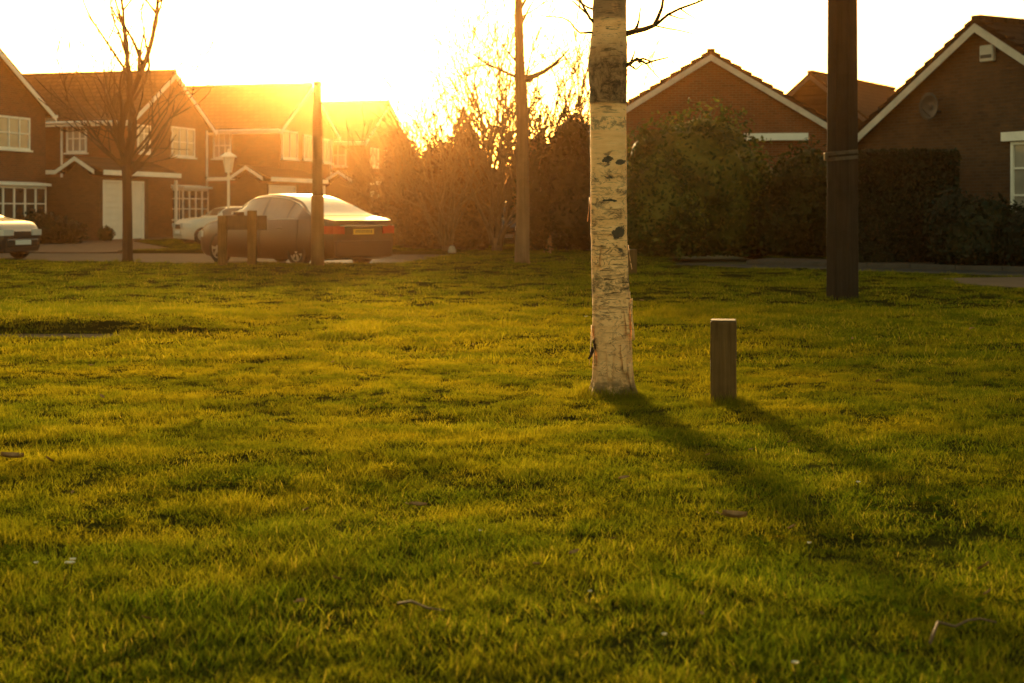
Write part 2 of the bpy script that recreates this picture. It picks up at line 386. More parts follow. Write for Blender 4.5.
# ------------------------------------------------------------------ grass (uncountable: one object, blades instanced in clumps)
def grass_mat():
    m, nt, out = newmat('grass_blades'); q = N(nt)
    at = nt.nodes.new('ShaderNodeAttribute'); at.attribute_name = 'blade'; at.attribute_type = 'GEOMETRY'
    oi = q.n('ShaderNodeObjectInfo').outputs['Random']
    pos = q.n('ShaderNodeNewGeometry').outputs['Position']
    bl = at.outputs['Fac']
    c = q.ramp(bl, [(0, (.010, .030, .002)), (.40, (.034, .066, .004)), (.62, (.080, .108, .006)), (.80, (.20, .20, .014)), (.91, (.36, .26, .045)), (1, (.46, .31, .10))])
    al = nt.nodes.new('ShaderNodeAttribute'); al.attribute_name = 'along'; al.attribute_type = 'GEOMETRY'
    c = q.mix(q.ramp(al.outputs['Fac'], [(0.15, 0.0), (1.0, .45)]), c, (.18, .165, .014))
    pat = q.noise(pos, .55, 4, .6)
    c = q.mix(q.ramp(pat, [(.38, 0.0), (.62, .65)]), c, (.14, .112, .007))
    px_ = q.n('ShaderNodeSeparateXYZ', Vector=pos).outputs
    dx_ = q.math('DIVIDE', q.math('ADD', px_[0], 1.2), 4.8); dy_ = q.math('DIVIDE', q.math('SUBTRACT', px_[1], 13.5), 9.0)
    glare_mask = q.math('ADD', q.math('ADD', q.math('MULTIPLY', dx_, dx_), q.math('MULTIPLY', dy_, dy_)), q.math('MULTIPLY', q.math('SUBTRACT', q.noise(pos, .8, 4, .65), .5), 2.2))  # noisy oval mask of the painted golden glare
    c = q.mix(q.ramp(glare_mask, [(.0, .75), (1.0, 0.0)]), c, (.29, .205, .012))       # sun glare painted as a golden patch in the middle of the green
    pat2 = q.noise(pos, 1.7, 3, .6)
    c = q.mix(q.ramp(pat2, [(.42, .5), (.56, 0.0)]), c, (.022, .058, .005))
    c = q.mix(q.math('MULTIPLY', oi, .3), c, (.10, .11, .010))
    c = q.mix(1.0, c, (.91, .99, .85), 'MULTIPLY')
    d = q.n('ShaderNodeBsdfDiffuse', Color=c)
    tc = q.mix(1.0, c, (1.5, 1.45, .7), 'MULTIPLY')
    t = q.n('ShaderNodeBsdfTranslucent', Color=tc)
    x = q.n('ShaderNodeMixShader', i0=.45, i1=d.outputs[0], i2=t.outputs[0])
    nt.links.new(x.outputs[0], out.inputs[0]); return m
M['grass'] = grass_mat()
grass_col = bpy.data.collections.new('grass_clumps')
def clump(k, nb, rad, hmin, hmax, w):
    rnd = random.Random(100+k); mb = MB(); col = []; along = []
    for _ in range(nb):
        a = rnd.random()*2*PI; r = rad*math.sqrt(rnd.random()); x, y = r*math.cos(a), r*math.sin(a)
        h = rnd.uniform(hmin, hmax)*(1.3 if rnd.random() < .1 else .9); dr = rnd.random()*2*PI
        lean = rnd.uniform(.15, 1.25)*h; curl = rnd.uniform(.0, .55)*h
        wd = w*rnd.uniform(.65, 1.35); f = rnd.random()*2*PI
        sx, sy = math.cos(f)*wd/2, math.sin(f)*wd/2
        b = len(mb.v); ns = 3; tone = rnd.random()
        for i in range(ns):
            t = i/ns; px = x+math.cos(dr)*(lean*t**1.6); py = y+math.sin(dr)*(lean*t**1.6); pz = h*t - curl*t*t*.7 - .006
            k_ = 1-.4*t
            mb.v += [(px-sx*k_, py-sy*k_, pz), (px+sx*k_, py+sy*k_, pz)]; along += [t, t]
        mb.v.append((x+math.cos(dr)*lean, y+math.sin(dr)*lean, h-curl*.7)); along.append(1.0)
        for i in range(ns-1): mb.f.append((b+2*i, b+2*i+1, b+2*i+3, b+2*i+2))
        mb.f.append((b+2*ns-2, b+2*ns-1, b+2*ns)); col += [tone]*(2*ns+1)
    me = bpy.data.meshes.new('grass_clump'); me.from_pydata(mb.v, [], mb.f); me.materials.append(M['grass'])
    at = me.attributes.new('blade', 'FLOAT', 'POINT'); at.data.foreach_set('value', col)
    at = me.attributes.new('along', 'FLOAT', 'POINT'); at.data.foreach_set('value', along)
    me.polygons.foreach_set('use_smooth', [True]*len(me.polygons))
    o = bpy.data.objects.new('grass_clump_%d' % k, me); grass_col.objects.link(o)
for k in range(5): clump(k, 74, .08, .012, .032, .0022)
for k in range(5, 7): clump(k, 30, .07, .026, .056, .0027)
for k in range(7, 10): clump(k, 84, .15, .016, .040, .0046)
def weed(k, nl, L, wd):
    rnd = random.Random(200+k); mb = MB(); col = []; along = []
    for i in range(nl):
        a = 2*PI*i/nl+rnd.uniform(-.4, .4); l_ = L*rnd.uniform(.6, 1.2); up = rnd.uniform(.15, .9); b = len(mb.v); tone = rnd.uniform(0, .7)
        for j in range(5):
            t = j/4; w_ = wd*math.sin(PI*min(.97, .12+.85*t))*rnd.uniform(.8, 1.2); r_ = .008+l_*t; z_ = l_*up*t*(1-.55*t)+.012; ox, oy = -math.sin(a)*w_/2, math.cos(a)*w_/2
            mb.v += [(r_*math.cos(a)-ox, r_*math.sin(a)-oy, z_+.002), (r_*math.cos(a)+ox, r_*math.sin(a)+oy, z_+.002)]; col += [tone]*2; along += [.1]*2
        for j in range(4): mb.f.append((b+2*j, b+2*j+1, b+2*j+3, b+2*j+2))
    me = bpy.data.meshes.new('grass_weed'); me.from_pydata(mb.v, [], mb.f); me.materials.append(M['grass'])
    at = me.attributes.new('blade', 'FLOAT', 'POINT'); at.data.foreach_set('value', col)
    at = me.attributes.new('along', 'FLOAT', 'POINT'); at.data.foreach_set('value', along)
    o = bpy.data.objects.new('grass_clump_w%d' % k, me); grass_col.objects.link(o)
weed(0, 9, .036, .012); weed(1, 14, .024, .009)
def gn_group():
    g = bpy.data.node_groups.new('grass_scatter', 'GeometryNodeTree')
    g.interface.new_socket('Geometry', in_out='INPUT', socket_type='NodeSocketGeometry')
    g.interface.new_socket('Geometry', in_out='OUTPUT', socket_type='NodeSocketGeometry')
    n = g.nodes; l = g.links
    i = n.new('NodeGroupInput'); o = n.new('NodeGroupOutput'); mp = n.new('GeometryNodeMeshToPoints')
    ci = n.new('GeometryNodeCollectionInfo'); ci.inputs['Collection'].default_value = grass_col
    ci.inputs['Separate Children'].default_value = True; ci.inputs['Reset Children'].default_value = True
    ip = n.new('GeometryNodeInstanceOnPoints'); ip.inputs['Pick Instance'].default_value = True
    def attr(nm, ty):
        a = n.new('GeometryNodeInputNamedAttribute'); a.data_type = ty; a.inputs['Name'].default_value = nm; return a.outputs[0]
    l.new(i.outputs[0], mp.inputs['Mesh']); l.new(mp.outputs[0], ip.inputs['Points']); l.new(ci.outputs[0], ip.inputs['Instance'])
    l.new(attr('pick', 'INT'), ip.inputs['Instance Index'])
    l.new(attr('rot', 'FLOAT_VECTOR'), ip.inputs['Rotation']); l.new(attr('scl', 'FLOAT_VECTOR'), ip.inputs['Scale'])
    l.new(ip.outputs[0], o.inputs[0]); return g
def scatter():
    rnd = random.Random(5); P = []; pick = []; rot = []; scl = []
    def put(x, y, z, k, s, sz):
        P.append((x, y, z)); pick.append(k); rot.extend((rnd.uniform(-.12, .12), rnd.uniform(-.12, .12), rnd.random()*2*PI)); scl.extend((s, s, sz))
    bands = [(1.9, 4.6, 430, 0), (4.6, 7.5, 330, 0), (7.5, 11, 220, 0), (11, 17, 66, 1), (17, 25, 22, 1), (25, 40.4, 13, 1)]
    for y0, y1, dens, far in bands:
        yy = y0
        while yy < y1:
            dy = .25; half = .40*yy+1.6
            n = dens*dy*2*half; n = int(n)+(1 if rnd.random() < n-int(n) else 0)
            for _ in range(n):
                x, y = rnd.uniform(-half, half), yy+rnd.random()*dy
                if not inside((x, y), LAWN) or on_path(x, y): continue
                nz = fbm((x*.9, y*.9, 5.5), 3); nf = fbm((x*3.1, y*3.1, 2.2), 2)
                if math.hypot(x-.63, y-9.1) < .13: continue
                if .45 < x < 1.35 and abs(y-9.02-.05*nf) < .10 and rnd.random() < .85: continue      # worn soil between trunk and post
                if nf < -.30 and rnd.random() < .35: continue
                s = (1.25 if far else 1.0)*rnd.uniform(.75, 1.25); sz = s*(1+.30*nz+.45*nf+.2*rnd.gauss(0, 1))*(.82 if y > 11 else 1.0)
                k = rnd.randint(7, 9) if far else (rnd.randint(5, 6) if nz > .15 and rnd.random() < .22 else rnd.randint(0, 4))
                if not far and fbm((x*1.6+7, y*1.6, 8.8), 3) > .12 and rnd.random() < .10: k = rnd.randint(10, 11)
                put(x, y, lawn_h(x, y), k, s, max(.45, sz))
            yy += dy
    for (cx, cy) in ((-.75, 3.95), (-.2, 4.3), (-1.0, 4.25), (-.05, 4.15), (.15, 5.2), (1.35, 4.3), (-1.3, 4.9), (.65, 8.9), (.5, 8.85), (.77, 8.95), (1.25, 8.5), (1.2, 8.52)):
        for _ in range(9):                                              # tussocks
            x, y = cx+rnd.gauss(0, .09), cy+rnd.gauss(0, .07); put(x, y, lawn_h(x, y), rnd.randint(5, 6), rnd.uniform(.8, 1.15), rnd.uniform(.9, 1.35))
    for (cx, cy, r_, n_) in ((gx(612.5, 9.1), 9.1, .165, 80), (gx(723.5, 8.65), 8.65, .11, 44), (gx(842.5, 19.2), 19.2, .25, 26), (gx(127.5, 31), 31, .2, 14), (gx(522, 30.2), 30.2, .24, 16)):
        for _ in range(n_):
            a = rnd.random()*2*PI; rr = r_*rnd.uniform(.92, 1.5); x, y = cx+rr*math.cos(a), cy+rr*math.sin(a)
            put(x, y, lawn_h(x, y), rnd.randint(5, 6), rnd.uniform(.7, 1.1), rnd.uniform(.9, 2.3))
    for poly, z, n in ((GARDEN, 0, 2600), (GARDEN2, 0, 900), (VERGE, 0, 2600), (VERGE2, -.01, 700)):
        xs = [p[0] for p in poly]; ys = [p[1] for p in poly]
        for _ in range(n):
            x, y = rnd.uniform(max(-25, min(xs)), min(25, max(xs))), rnd.uniform(min(ys), max(ys))
            if inside((x, y), poly): put(x, y, z, rnd.randint(7, 9), 1.5, 1.0)
    me = bpy.data.meshes.new('grass'); me.from_pydata(P, [], [])
    a = me.attributes.new('pick', 'INT', 'POINT'); a.data.foreach_set('value', pick)
    a = me.attributes.new('rot', 'FLOAT_VECTOR', 'POINT'); a.data.foreach_set('vector', rot)
    a = me.attributes.new('scl', 'FLOAT_VECTOR', 'POINT'); a.data.foreach_set('vector', scl)
    o = bpy.data.objects.new('grass', me); COL.objects.link(o); o['kind'] = 'stuff'
    o['label'] = 'short tussocky golden green grass covering the green and gardens'; o['category'] = 'grass'
    mo = o.modifiers.new('scatter', 'NODES'); mo.node_group = gn_group()
    print('grass clumps', len(P)); return o
scatter()

# ------------------------------------------------------------------ birch
def birch():
    X, Y = gx(612.5, 9.1), 9.1
    b = empty('birch_tree', 'pale peeling birch trunk with dark rough band, beside short square post', 'tree', (X, Y, lawn_h(X, Y)-.01))
    prof = [(0, .155, 0), (.04, .139, 0), (.10, .129, 0), (.16, .125, 0), (.35, .121, -.004), (.6, .117, -.012), (1.0, .114, -.022), (1.4, .115, -.025), (1.8, .1165, -.027), (1.97, .119, -.028),
            (2.07, .124, -.030), (2.2, .117, -.026), (2.32, .109, -.02), (2.6, .104, -.016), (3.4, .09, .01), (4.6, .07, .05), (6.2, .045, .02), (8.2, .012, .1)]
    def at(z):
        for (z0, r0, c0), (z1, r1, c1) in zip(prof, prof[1:]):
            if z <= z1:
                t = (z-z0)/(z1-z0); return r0+(r1-r0)*t, c0+(c1-c0)*t
        return prof[-1][1:]
    mb = MB(); n = 56; zs = [i*.012 for i in range(230)]; zs += [zs[-1]+.12*i for i in range(1, 46)]
    for z in zs:
        r, c = at(z)
        for k in range(n):
            a = 2*PI*k/n; dx, dy = math.cos(a), math.sin(a)
            q = .0035*fbm((dx*2.2, dy*2.2, z*6), 4) + .002*fbm((dx*6, dy*6, z*34), 3)
            q += .012*max(0, fbm((dx*1.3, dy*1.3, z*.8+4), 2))*sstep(2.6, 0, z)
            if 1.84 < z < 2.25: q += .006*fbm((dx*5, dy*5, z*18), 4)
            if z < .14: q += .05*(1-z/.14)*(fbm((dx*1.8, dy*1.8, 7), 2)+.15)
            mb.v.append((c+dx*(r+q)*.985, dy*(r+q), z))
    for j in range(len(zs)-1):
        for k in range(n):
            k2 = (k+1) % n; mb.f.append((j*n+k, j*n+k2, (j+1)*n+k2, (j+1)*n+k))
    mb.build('trunk', M['birch'], b, smooth=True)
    # curls of loose bark
    def peel(a0, z0, z1, wid, lift, twist=0):
        fl = MB(); m_ = 9; base = 0
        for i in range(m_):
            t = i/(m_-1); z = z0+(z1-z0)*t; r, c = at(z); w = wid*(1-.55*t)*(.7+.6*abs(fbm((z*9, a0, 1), 2)))
            for j in range(4):
                s = j/3; a = a0+twist*t+(s-.5)*w/r; rr = r*1.0+.006+lift*(t**1.5)*(1-.3*s)+.010*s*t
                fl.v.append((c+math.cos(a)*rr, math.sin(a)*rr, z))
        for i in range(m_-1):
            for j in range(3): fl.f.append((base+i*4+j, base+i*4+j+1, base+(i+1)*4+j+1, base+(i+1)*4+j))
        o_ = fl.build('bark_curl', M['birch'], b, smooth=True); o_.modifiers.new('thick', 'SOLIDIFY').thickness = .002
    peel(R(-12), .66, .36, .05, .022, -.3); peel(R(-28), .30, .62, .03, .010, .25); peel(R(-60), .34, .16, .05, .012); peel(R(190), .45, .2, .05, .015)
    peel(R(-100), .30, .12, .06, .010); peel(R(-40), .22, .05, .05, .014); peel(R(-130), .95, .82, .05, .006); peel(R(2), .95, .80, .03, .014); peel(R(-45), .55, .4, .035, .008)
    peel(R(185), 1.25, 1.1, .03, .012); peel(R(-150), .2, .34, .03, .01)
    tw = MB(); tw.tube([(-.105, -.05, .33), (-.128, -.06, .30), (-.14, -.07, .265), (-.155, -.075, .245)], [.013, .013, .010, .006], 6)
    tw.tube([(-.118, -.05, .31), (-.122, -.058, .35), (-.119, -.06, .375)], [.009, .007, .004], 6)
    tw.build('stub', M['bark'], b, smooth=True)
    br = MB(); rnd = random.Random(21)
    def limb(p, d, L, r, dep, up=.12):
        pts = [Vector(p)]; d = Vector(d).normalized(); n_ = max(4, int(L/.09)); rad = [r]
        for i in range(n_):
            d = (d+Vector((rnd.gauss(0, .16), rnd.gauss(0, .16), rnd.gauss(0, .14)+up*.3))).normalized(); pts.append(pts[-1]+d*(L/n_))
            rad.append(max(.0018, r*(1-.75*(i+1)/n_)*(1+.18*rnd.random())))
            if dep > 0 and i > 0 and rnd.random() < .42:
                a = rnd.choice((-1, 1))*rnd.uniform(.5, 1.0); dd = Matrix.Rotation(a, 3, Vector((rnd.gauss(0, .4), 1, rnd.gauss(0, .4)))) @ d
                limb(pts[-1], dd, L*rnd.uniform(.3, .55), rad[-1]*.7, dep-1, up)
        br.tube(pts, rad, 6)
    z_at = lambda py: gz(py, 9.1)
    # the visible limbs, drawn as they grow in the photo
    def bend(pp, r0, r1, dep=1):
        pts = [Vector((gx(px, Y+dy)-X, dy, gz(py, Y+dy))) for px, py, dy in pp]; n_ = len(pts)
        rad = [1.35*(r0+(r1-r0)*i/(n_-1)) for i in range(n_)]; br.tube(pts, rad, 7)
        for i in range(1, n_):
            if dep and rnd.random() < .6: limb(pts[i], (pts[i]-pts[i-1])+Vector((0, 0, rnd.choice((-1, .8))*.1)), rnd.uniform(.08, .2), rad[i]*.6, 0)
    bend([(620, 32, 0), (634, 28, -.03), (645, 25.5, -.05), (654, 22, -.06), (658, 14, -.06), (662, 4, -.05), (664, -10, -.05)], .015, .006)
    bend([(655, 22, -.06), (668, 11, -.08), (680, 5, -.1), (697, -1, -.12), (715, -9, -.12)], .008, .004)
    bend([(656, 22.5, -.06), (668, 25, -.07), (680, 27, -.08), (692, 30, -.1)], .004, .002, 0)
    bend([(618, 66, 0), (630, 60, -.04), (637, 55, -.06), (646, 60, -.05), (655, 57, -.07), (668, 54, -.1)], .011, .003)
    bend([(629, 61, -.03), (636, 66, -.05), (642, 61, -.05)], .006, .003, 0); bend([(632, 58, -.04), (643, 55, -.07), (651, 58, -.08)], .006, .004)
    bend([(600, 30, 0), (590, 29, -.03), (580, 29.5, -.05), (575, 25, -.06), (570, 18, -.08), (562, 14, -.08), (548, 13, -.1), (536, 11, -.1)], .006, .002, 0)
    bend([(600, 24, 0), (590, 15, -.05), (584, 4, -.08), (578, -8, -.1)], .008, .005); bend([(588, 11, -.05), (580, 4, -.07), (572, -3, -.1)], .006, .003)
    bend([(600, 8, 0), (588, 4, .04), (576, -4, .06)], .006, .004)
    for k in range(22):
        z = 2.75+k*.22; r, c = at(z); a = k*2.4+rnd.random(); limb((c, 0, z), (math.cos(a), math.sin(a), .75), 2.3-.07*k, r*.33, 2, .25)
    br.build('branches', M['bark'], b, smooth=True)
birch()

# ------------------------------------------------------------------ short posts
def bollard(name, label, px, Y, w, h, lean=0, rz=0):
    X = gx(px, Y); g = empty(name, label, 'post', (X, Y, lawn_h(X, Y)-.03), rz)
    mb = MB(); n = 5
    for j in range(9):
        z = (h+.03)*j/8
        for (sx, sy) in ((-1, -1), (1, -1), (1, 1), (-1, 1)):
            for t in range(n):
                k = t/n*2-1
                ex, ey = {(-1, -1): (k, -1), (1, -1): (1, k), (1, 1): (-k, 1), (-1, 1): (-1, -k)}[(sx, sy)]
                q = 1+.03*fbm((ex*2, ey*2, z*7), 3); mb.v.append((ex*w/2*q+lean*z, ey*w/2*q, z))
    N_ = 4*n
    for j in range(8):
        for k in range(N_): mb.f.append((j*N_+k, j*N_+(k+1) % N_, (j+1)*N_+(k+1) % N_, (j+1)*N_+k))
    mb.f.append(tuple(8*N_+k for k in range(N_)))
    mb.build('shaft', M['post_wood'], g, bevel=.006)
    c = MB(); c.box((-w/2*.96+lean*h, -w/2*.96, h+.031), (w/2*.96+lean*h, w/2*.96, h+.037)); c.build('end_grain', M['end_grain'], g, bevel=.003)
bollard('bollard', 'short square weathered wooden post in the grass just right of the birch', 723.5, 8.65, .150, .49, 0, R(-10))
bollard('bollard', 'small dark wooden post far off, half hidden behind the birch trunk', 631.5, 25.5, .14, .42, .02, R(20))

# ------------------------------------------------------------------ tall poles
def big_pole():
    Y = 19.2; X = gx(842.5, Y); g = empty('utility_pole', 'thick dark eight-sided pole with a metal band, standing on the lawn', 'pole', (X, Y, lawn_h(X, Y)-.05), R(9))
    mb = MB(); mb.lathe([(.226, 0), (.222, .3), (.216, 1.5), (.210, 3.2), (.20, 5.5), (.18, 9.2)], 8); mb.build('shaft', M['pole_wood'], g, bevel=.008)
    zb = gz(157, Y); b = MB()
    for k in range(2):
        Mx = Matrix.Translation((0, 0, zb+.05+k*.075)) @ Matrix.Rotation(R(-5), 4, 'Y'); s = MB(); s.lathe([(.2195, -.024), (.2215, -.022), (.2215, .022), (.2195, .024)], 8)
        b.add([Mx @ Vector(v) for v in s.v], s.f)
    b.build('metal_band', M['metal_band'], g)
    q = MB(); q.box((-.255, -.03, zb+.02), (-.205, .03, zb+.12)); q.build('clasp', M['metal_band'], g, bevel=.006)
    d = MB(); d.box((.03, -.2145, .4), (.035, -.211, 2.0)); 
big_pole()
def brown_column():
    Y = 28.5; X = gx(317.5, Y); g = empty('lamp_column', 'slim brown lamp column standing in front of the parked saloon', 'column', (X, Y, lawn_h(X, Y)-.04))
    h1 = gz(196, Y); h2 = gz(86, Y)
    mb = MB(); mb.lathe([(.135, 0), (.130, .25), (.126, h1-.03), (.118, h1)], 12); mb.build('base_section', M['pole_rust'], g, smooth=True)
    mb = MB(); mb.lathe([(.116, h1), (.104, h1+.05), (.098, h1+1.4), (.07, h2)], 12); mb.build('upper_section', M['pole_rust'], g, smooth=True)
    mb = MB(); mb.lathe([(.082, h2), (.082, h2+.05), (.05, h2+.08)], 12); mb.build('cap', M['black_gutter'], g, smooth=True)
brown_column()
def nameplate():
    Y = 28.9; X0, X1 = gx(222, Y), gx(252, Y); X = (X0+X1)/2; zb = lawn_h(X, Y)
    g = empty('street_sign', 'low wooden street nameplate on two posts, seen from behind', 'sign', (X, Y, zb-.03), R(0))
    for px, top in ((222.5, 214), (252, 209)):
        mb = MB(); x = gx(px, Y)-X; mb.box((x-.085, -.07, 0), (x+.085, .07, gz(top, Y)-zb)); mb.build('post', M['post_wood'], g, bevel=.008)
    mb = MB(); mb.box((gx(218, Y)-X, .0725, gz(228.5, Y)-zb), (gx(266, Y)-X, .12, gz(214, Y)-zb)); mb.build('board', M['sign_wood'], g, bevel=.006)
nameplate()
def lamp_post(X, Y, h, label):
    g = empty('lamp_post', label, 'lamp post', (X, Y, -.02), 0, 'lantern posts in the front gardens')
    mb = MB(); mb.lathe([(.11, 0), (.10, .35), (.06, .42), (.05, .5), (.045, h-.95), (.07, h-.93), (.07, h-.88), (.04, h-.84), (.04, h-.72)], 12); mb.tube([(-.22, 0, h-.98), (.22, 0, h-.98)], .018, 6)
    mb.build('shaft', M['lamp_paint'], g, smooth=False)
    gl = MB(); gl.lathe([(.10, h-.7), (.20, h-.22)], 6); gl.build('lantern', M['lamp_glass'], g)
    fr = MB()
    for k in range(6):
        a = 2*PI*k/6; fr.tube([(.102*math.cos(a), .102*math.sin(a), h-.71), (.204*math.cos(a), .204*math.sin(a), h-.215)], .014, 5)
    fr.lathe([(.12, h-.74), (.12, h-.70)], 6); fr.build('lantern_frame', M['lamp_paint'], g)
    c = MB(); c.lathe([(.30, h-.22), (.28, h-.17), (.10, h-.06), (.05, h-.04), (.05, h), (.015, h+.09)], 6); c.build('lantern_cap', M['lamp_paint'], g)
    return g
lp = lamp_post(gx(228.5, 50), 50, gz(151, 50)+.02, 'cream lantern lamp post behind the small cream car')

# ------------------------------------------------------------------ houses
def part(name, parent, **kw):
    o = bpy.data.objects.new(name, None); COL.objects.link(o); o.parent = parent; return o
def face(side):
    """maps (along, out, up) of a facade to house space: front is y = 0 facing -y; side is x = 0 facing -x"""
    if side == 'front': return lambda a, o, z: (a, -o, z)
    return lambda a, o, z: (-o, a, z)
def fbox(mb, fn, a0, a1, o0, o1, z0, z1):
    p, q = fn(a0, o0, z0), fn(a1, o1, z1)
    mb.box(tuple(min(s, t) for s, t in zip(p, q)), tuple(max(s, t) for s, t in zip(p, q)))
def window(parent, side, a0, a1, z0, z1, cols, rows, off=0.0, pane='pane_net', top_row=None, sill=True):
    fn0 = face(side); fn = lambda a, o, z: fn0(a, o+off, z)
    f = MB(); w = .075
    fbox(f, fn, a0, a1, .0, .06, z0, z0+w); fbox(f, fn, a0, a1, .0, .06, z1-w, z1)
    fbox(f, fn, a0, a0+w, .0, .06, z0+w+.001, z1-w-.001); fbox(f, fn, a1-w, a1, .0, .06, z0+w+.001, z1-w-.001)
    for c in range(1, cols):
        a = a0+(a1-a0)*c/cols; fbox(f, fn, a-.028, a+.028, .002, .052, z0+w+.001, z1-w-.001)
    hs = [top_row] if top_row else [r/rows for r in range(1, rows)]
    for t in hs:
        z = z0+(z1-z0)*t; fbox(f, fn, a0+w+.001, a1-w-.001, .004, .048, z-.022, z+.022)
    if sill: fbox(f, fn, a0-.08, a1+.08, .0, .13, z0-.07, z0-.002)
    wo = f.build('window', M['white'], parent)
    p = MB(); fbox(p, fn, a0+w*.5, a1-w*.5, .001, .016, z0+w*.5, z1-w*.5); p.build('pane', M[pane], wo)
    return wo
def gable_house(name, label, loc, ang, w, dep, eave, ridge, brick='brick', tile='tile', board='white', teeth=False, group=None):
    g = empty(name, label, 'house', loc, ang, group)
    m = MB(); m.prism([(0, -.12), (w, -.12), (w, eave), (w/2, ridge), (0, eave)], 0, dep, 'y'); m.build('wall', M[brick], g)
    sl = (ridge-eave)/(w/2); ov, vo, th = .38, .22, .15
    r = MB(); up = .02
    for s in (0, 1):
        def mx(x): return x if s == 0 else w-x
        poly = [(-ov, eave-ov*sl+up), (w/2, ridge+up), (w/2, ridge+up+th), (-ov, eave-ov*sl+up+th)]
        poly = [(mx(x), z) for x, z in poly]
        r.prism(poly, -vo, dep+vo, 'y')
    y = -vo
    while y < dep+vo:                                           # ridge tiles
        r.box((w/2-.13, y+.01, ridge+th-.05), (w/2+.13, y+.42, ridge+th+.085)); y += .44
    if teeth:
        n = 15; 
        for s in (0, 1):
            for k in range(n):
                t = (k+.5)/n; x = -ov+(w/2+ov)*t; z = eave-ov*sl+up+th+(x+ov)*sl; x = x if s == 0 else w-x
                L = .15
                dz = sl*L if s == 0 else -sl*L
                r.prism([(x-L, z-dz-.03), (x+L, z+dz-.03), (x+L, z+dz+(.015 if s == 0 else .07)), (x-L, z-dz+(.07 if s == 0 else .015))], -vo-.03, -vo+.25, 'y')
    ro = r.build('roof', M[tile], g)
    for s in (0, 1):                                            # bargeboards under both verges
        pl = [(-ov, eave-ov*sl-.15), (w/2, ridge-.15), (w/2, ridge+up+.03), (-ov, eave-ov*sl+up+.03)]
        pl = [((x if s == 0 else w-x), z) for x, z in pl]
        b = MB(); b.prism(pl, -vo-.035, -vo-.003, 'y'); b.build('bargeboard', M[board], g)
        f = MB(); x0, x1 = (-ov-.03, -ov-.003) if s == 0 else (w+ov+.003, w+ov+.03)
        f.box((x0, -vo, eave-ov*sl-.1), (x1, dep+vo, eave-ov*sl+.1)); f.build('fascia', M[board], g)
        gt = MB(); xg = -ov-.09 if s == 0 else w+ov+.09
        gt.tube([(xg, -vo, eave-ov*sl+.06), (xg, dep+vo, eave-ov*sl+.06)], .055, 8); gt.build('gutter', M[board], g)
    return g, sl
def garage(g, a0, a1, out, height, door, dep, porch=True):
    """flat-fronted garage with porch standing forward of the gable wall; a0.. along the facade, out metres forward"""
    k = part('garage', g)
    wl = MB(); dx0, dx1, dz = door
    yf = -out
    wl.box((a0, yf, -.12), (dx0, yf+.22, height-.34)); wl.box((dx1, yf, -.12), (dx1+.35, yf+.22, height-.34)); wl.box((dx0, yf, dz), (dx1, yf+.22, height-.34))
    wl.box((a0, yf+.223, -.12), (a0+.22, yf+dep, height-.34))
    # little gable over the garage's side wall
    mid = yf+.98
    wl.prism([(mid-.6, height-.34), (mid+.6, height-.34), (mid, height+.18)], a0, a0+.2, 'x')
    wl.box((dx1+.1, yf+1.4, -.12), (a1, yf+1.6, height-.34)); wl.box((a0+.223, yf+dep-.22, -.12), (-.002, yf+dep, height-.34))
    wl.build('garage_wall', M['brick_dark'], k)
    rf = MB(); rf.prism([(yf-.25, height-.14), (0.25, height+.42), (0.25, height+.52), (yf-.25, height-.04)], a0-.12, a1+.15, 'x')
    rf.box((a0-.12, .253, height-.14), (-.003, dep+yf+.1, height-.04))
    rf.prism([(mid-.8, height-.08), (mid, height+.40), (mid, height+.48), (mid-.8, height)], a0-.13, a0+1.6, 'x')
    rf.prism([(mid+.8, height-.08), (mid, height+.40), (mid, height+.48), (mid+.8, height)], a0-.13, a0+1.6, 'x')
    rf.build('garage_roof', M['tile'], k)
    fs = MB(); fs.box((a0-.14, yf-.29, height-.25), (a1+.17, yf-.255, height-.06))
    def strip(p, q, t=.16):
        fs.prism([(p[0], p[1]-t), (q[0], q[1]-t), q, p], a0-.17, a0-.135, 'x')
    strip((mid-.84, height-.06), (mid, height+.46)); strip((mid, height+.46), (mid+.84, height-.06)); strip((mid+.84, height-.06), (dep+yf, height-.06))
    fs.build('garage_fascia', M['white'], k)
    d = MB(); n = 9
    for i in range(n):
        z0 = dz*i/n; d.box((dx0+.06, yf+.03, z0+.008), (dx1-.06, yf+.09, z0+dz/n-.008))
    d.box((dx0+.05, yf+.09, 0), (dx1-.05, yf+.12, dz)); d.build('garage_door', M['garage_white'], k)
    fr = MB(); fr.box((dx0, yf-.01, -.1), (dx0+.07, yf+.08, dz)); fr.box((dx1-.07, yf-.01, -.1), (dx1, yf+.08, dz)); fr.box((dx0, yf-.011, dz+.001), (dx1, yf+.08, dz+.09)); fr.build('door_frame', M['white'], k)
    if porch:
        p = part('front_door', g); xa = dx1+.55; yp = yf+1.4
        b = MB(); b.box((xa, yp-.06, 0), (xa+.9, yp-.01, 2.05)); b.build('door_panel', M['door_wood'], p)
        b = MB(); b.box((xa-.1, yp-.08, -.1), (xa-.001, yp-.003, 2.15)); b.box((xa+.901, yp-.08, -.1), (xa+1.0, yp-.003, 2.15)); b.build('door_frame', M['white'], p)
        b = MB(); b.box((a1-.1, yf-.2, -.1), (a1, yf-.1, height-.35)); b.build('porch_post', M['white'], p)
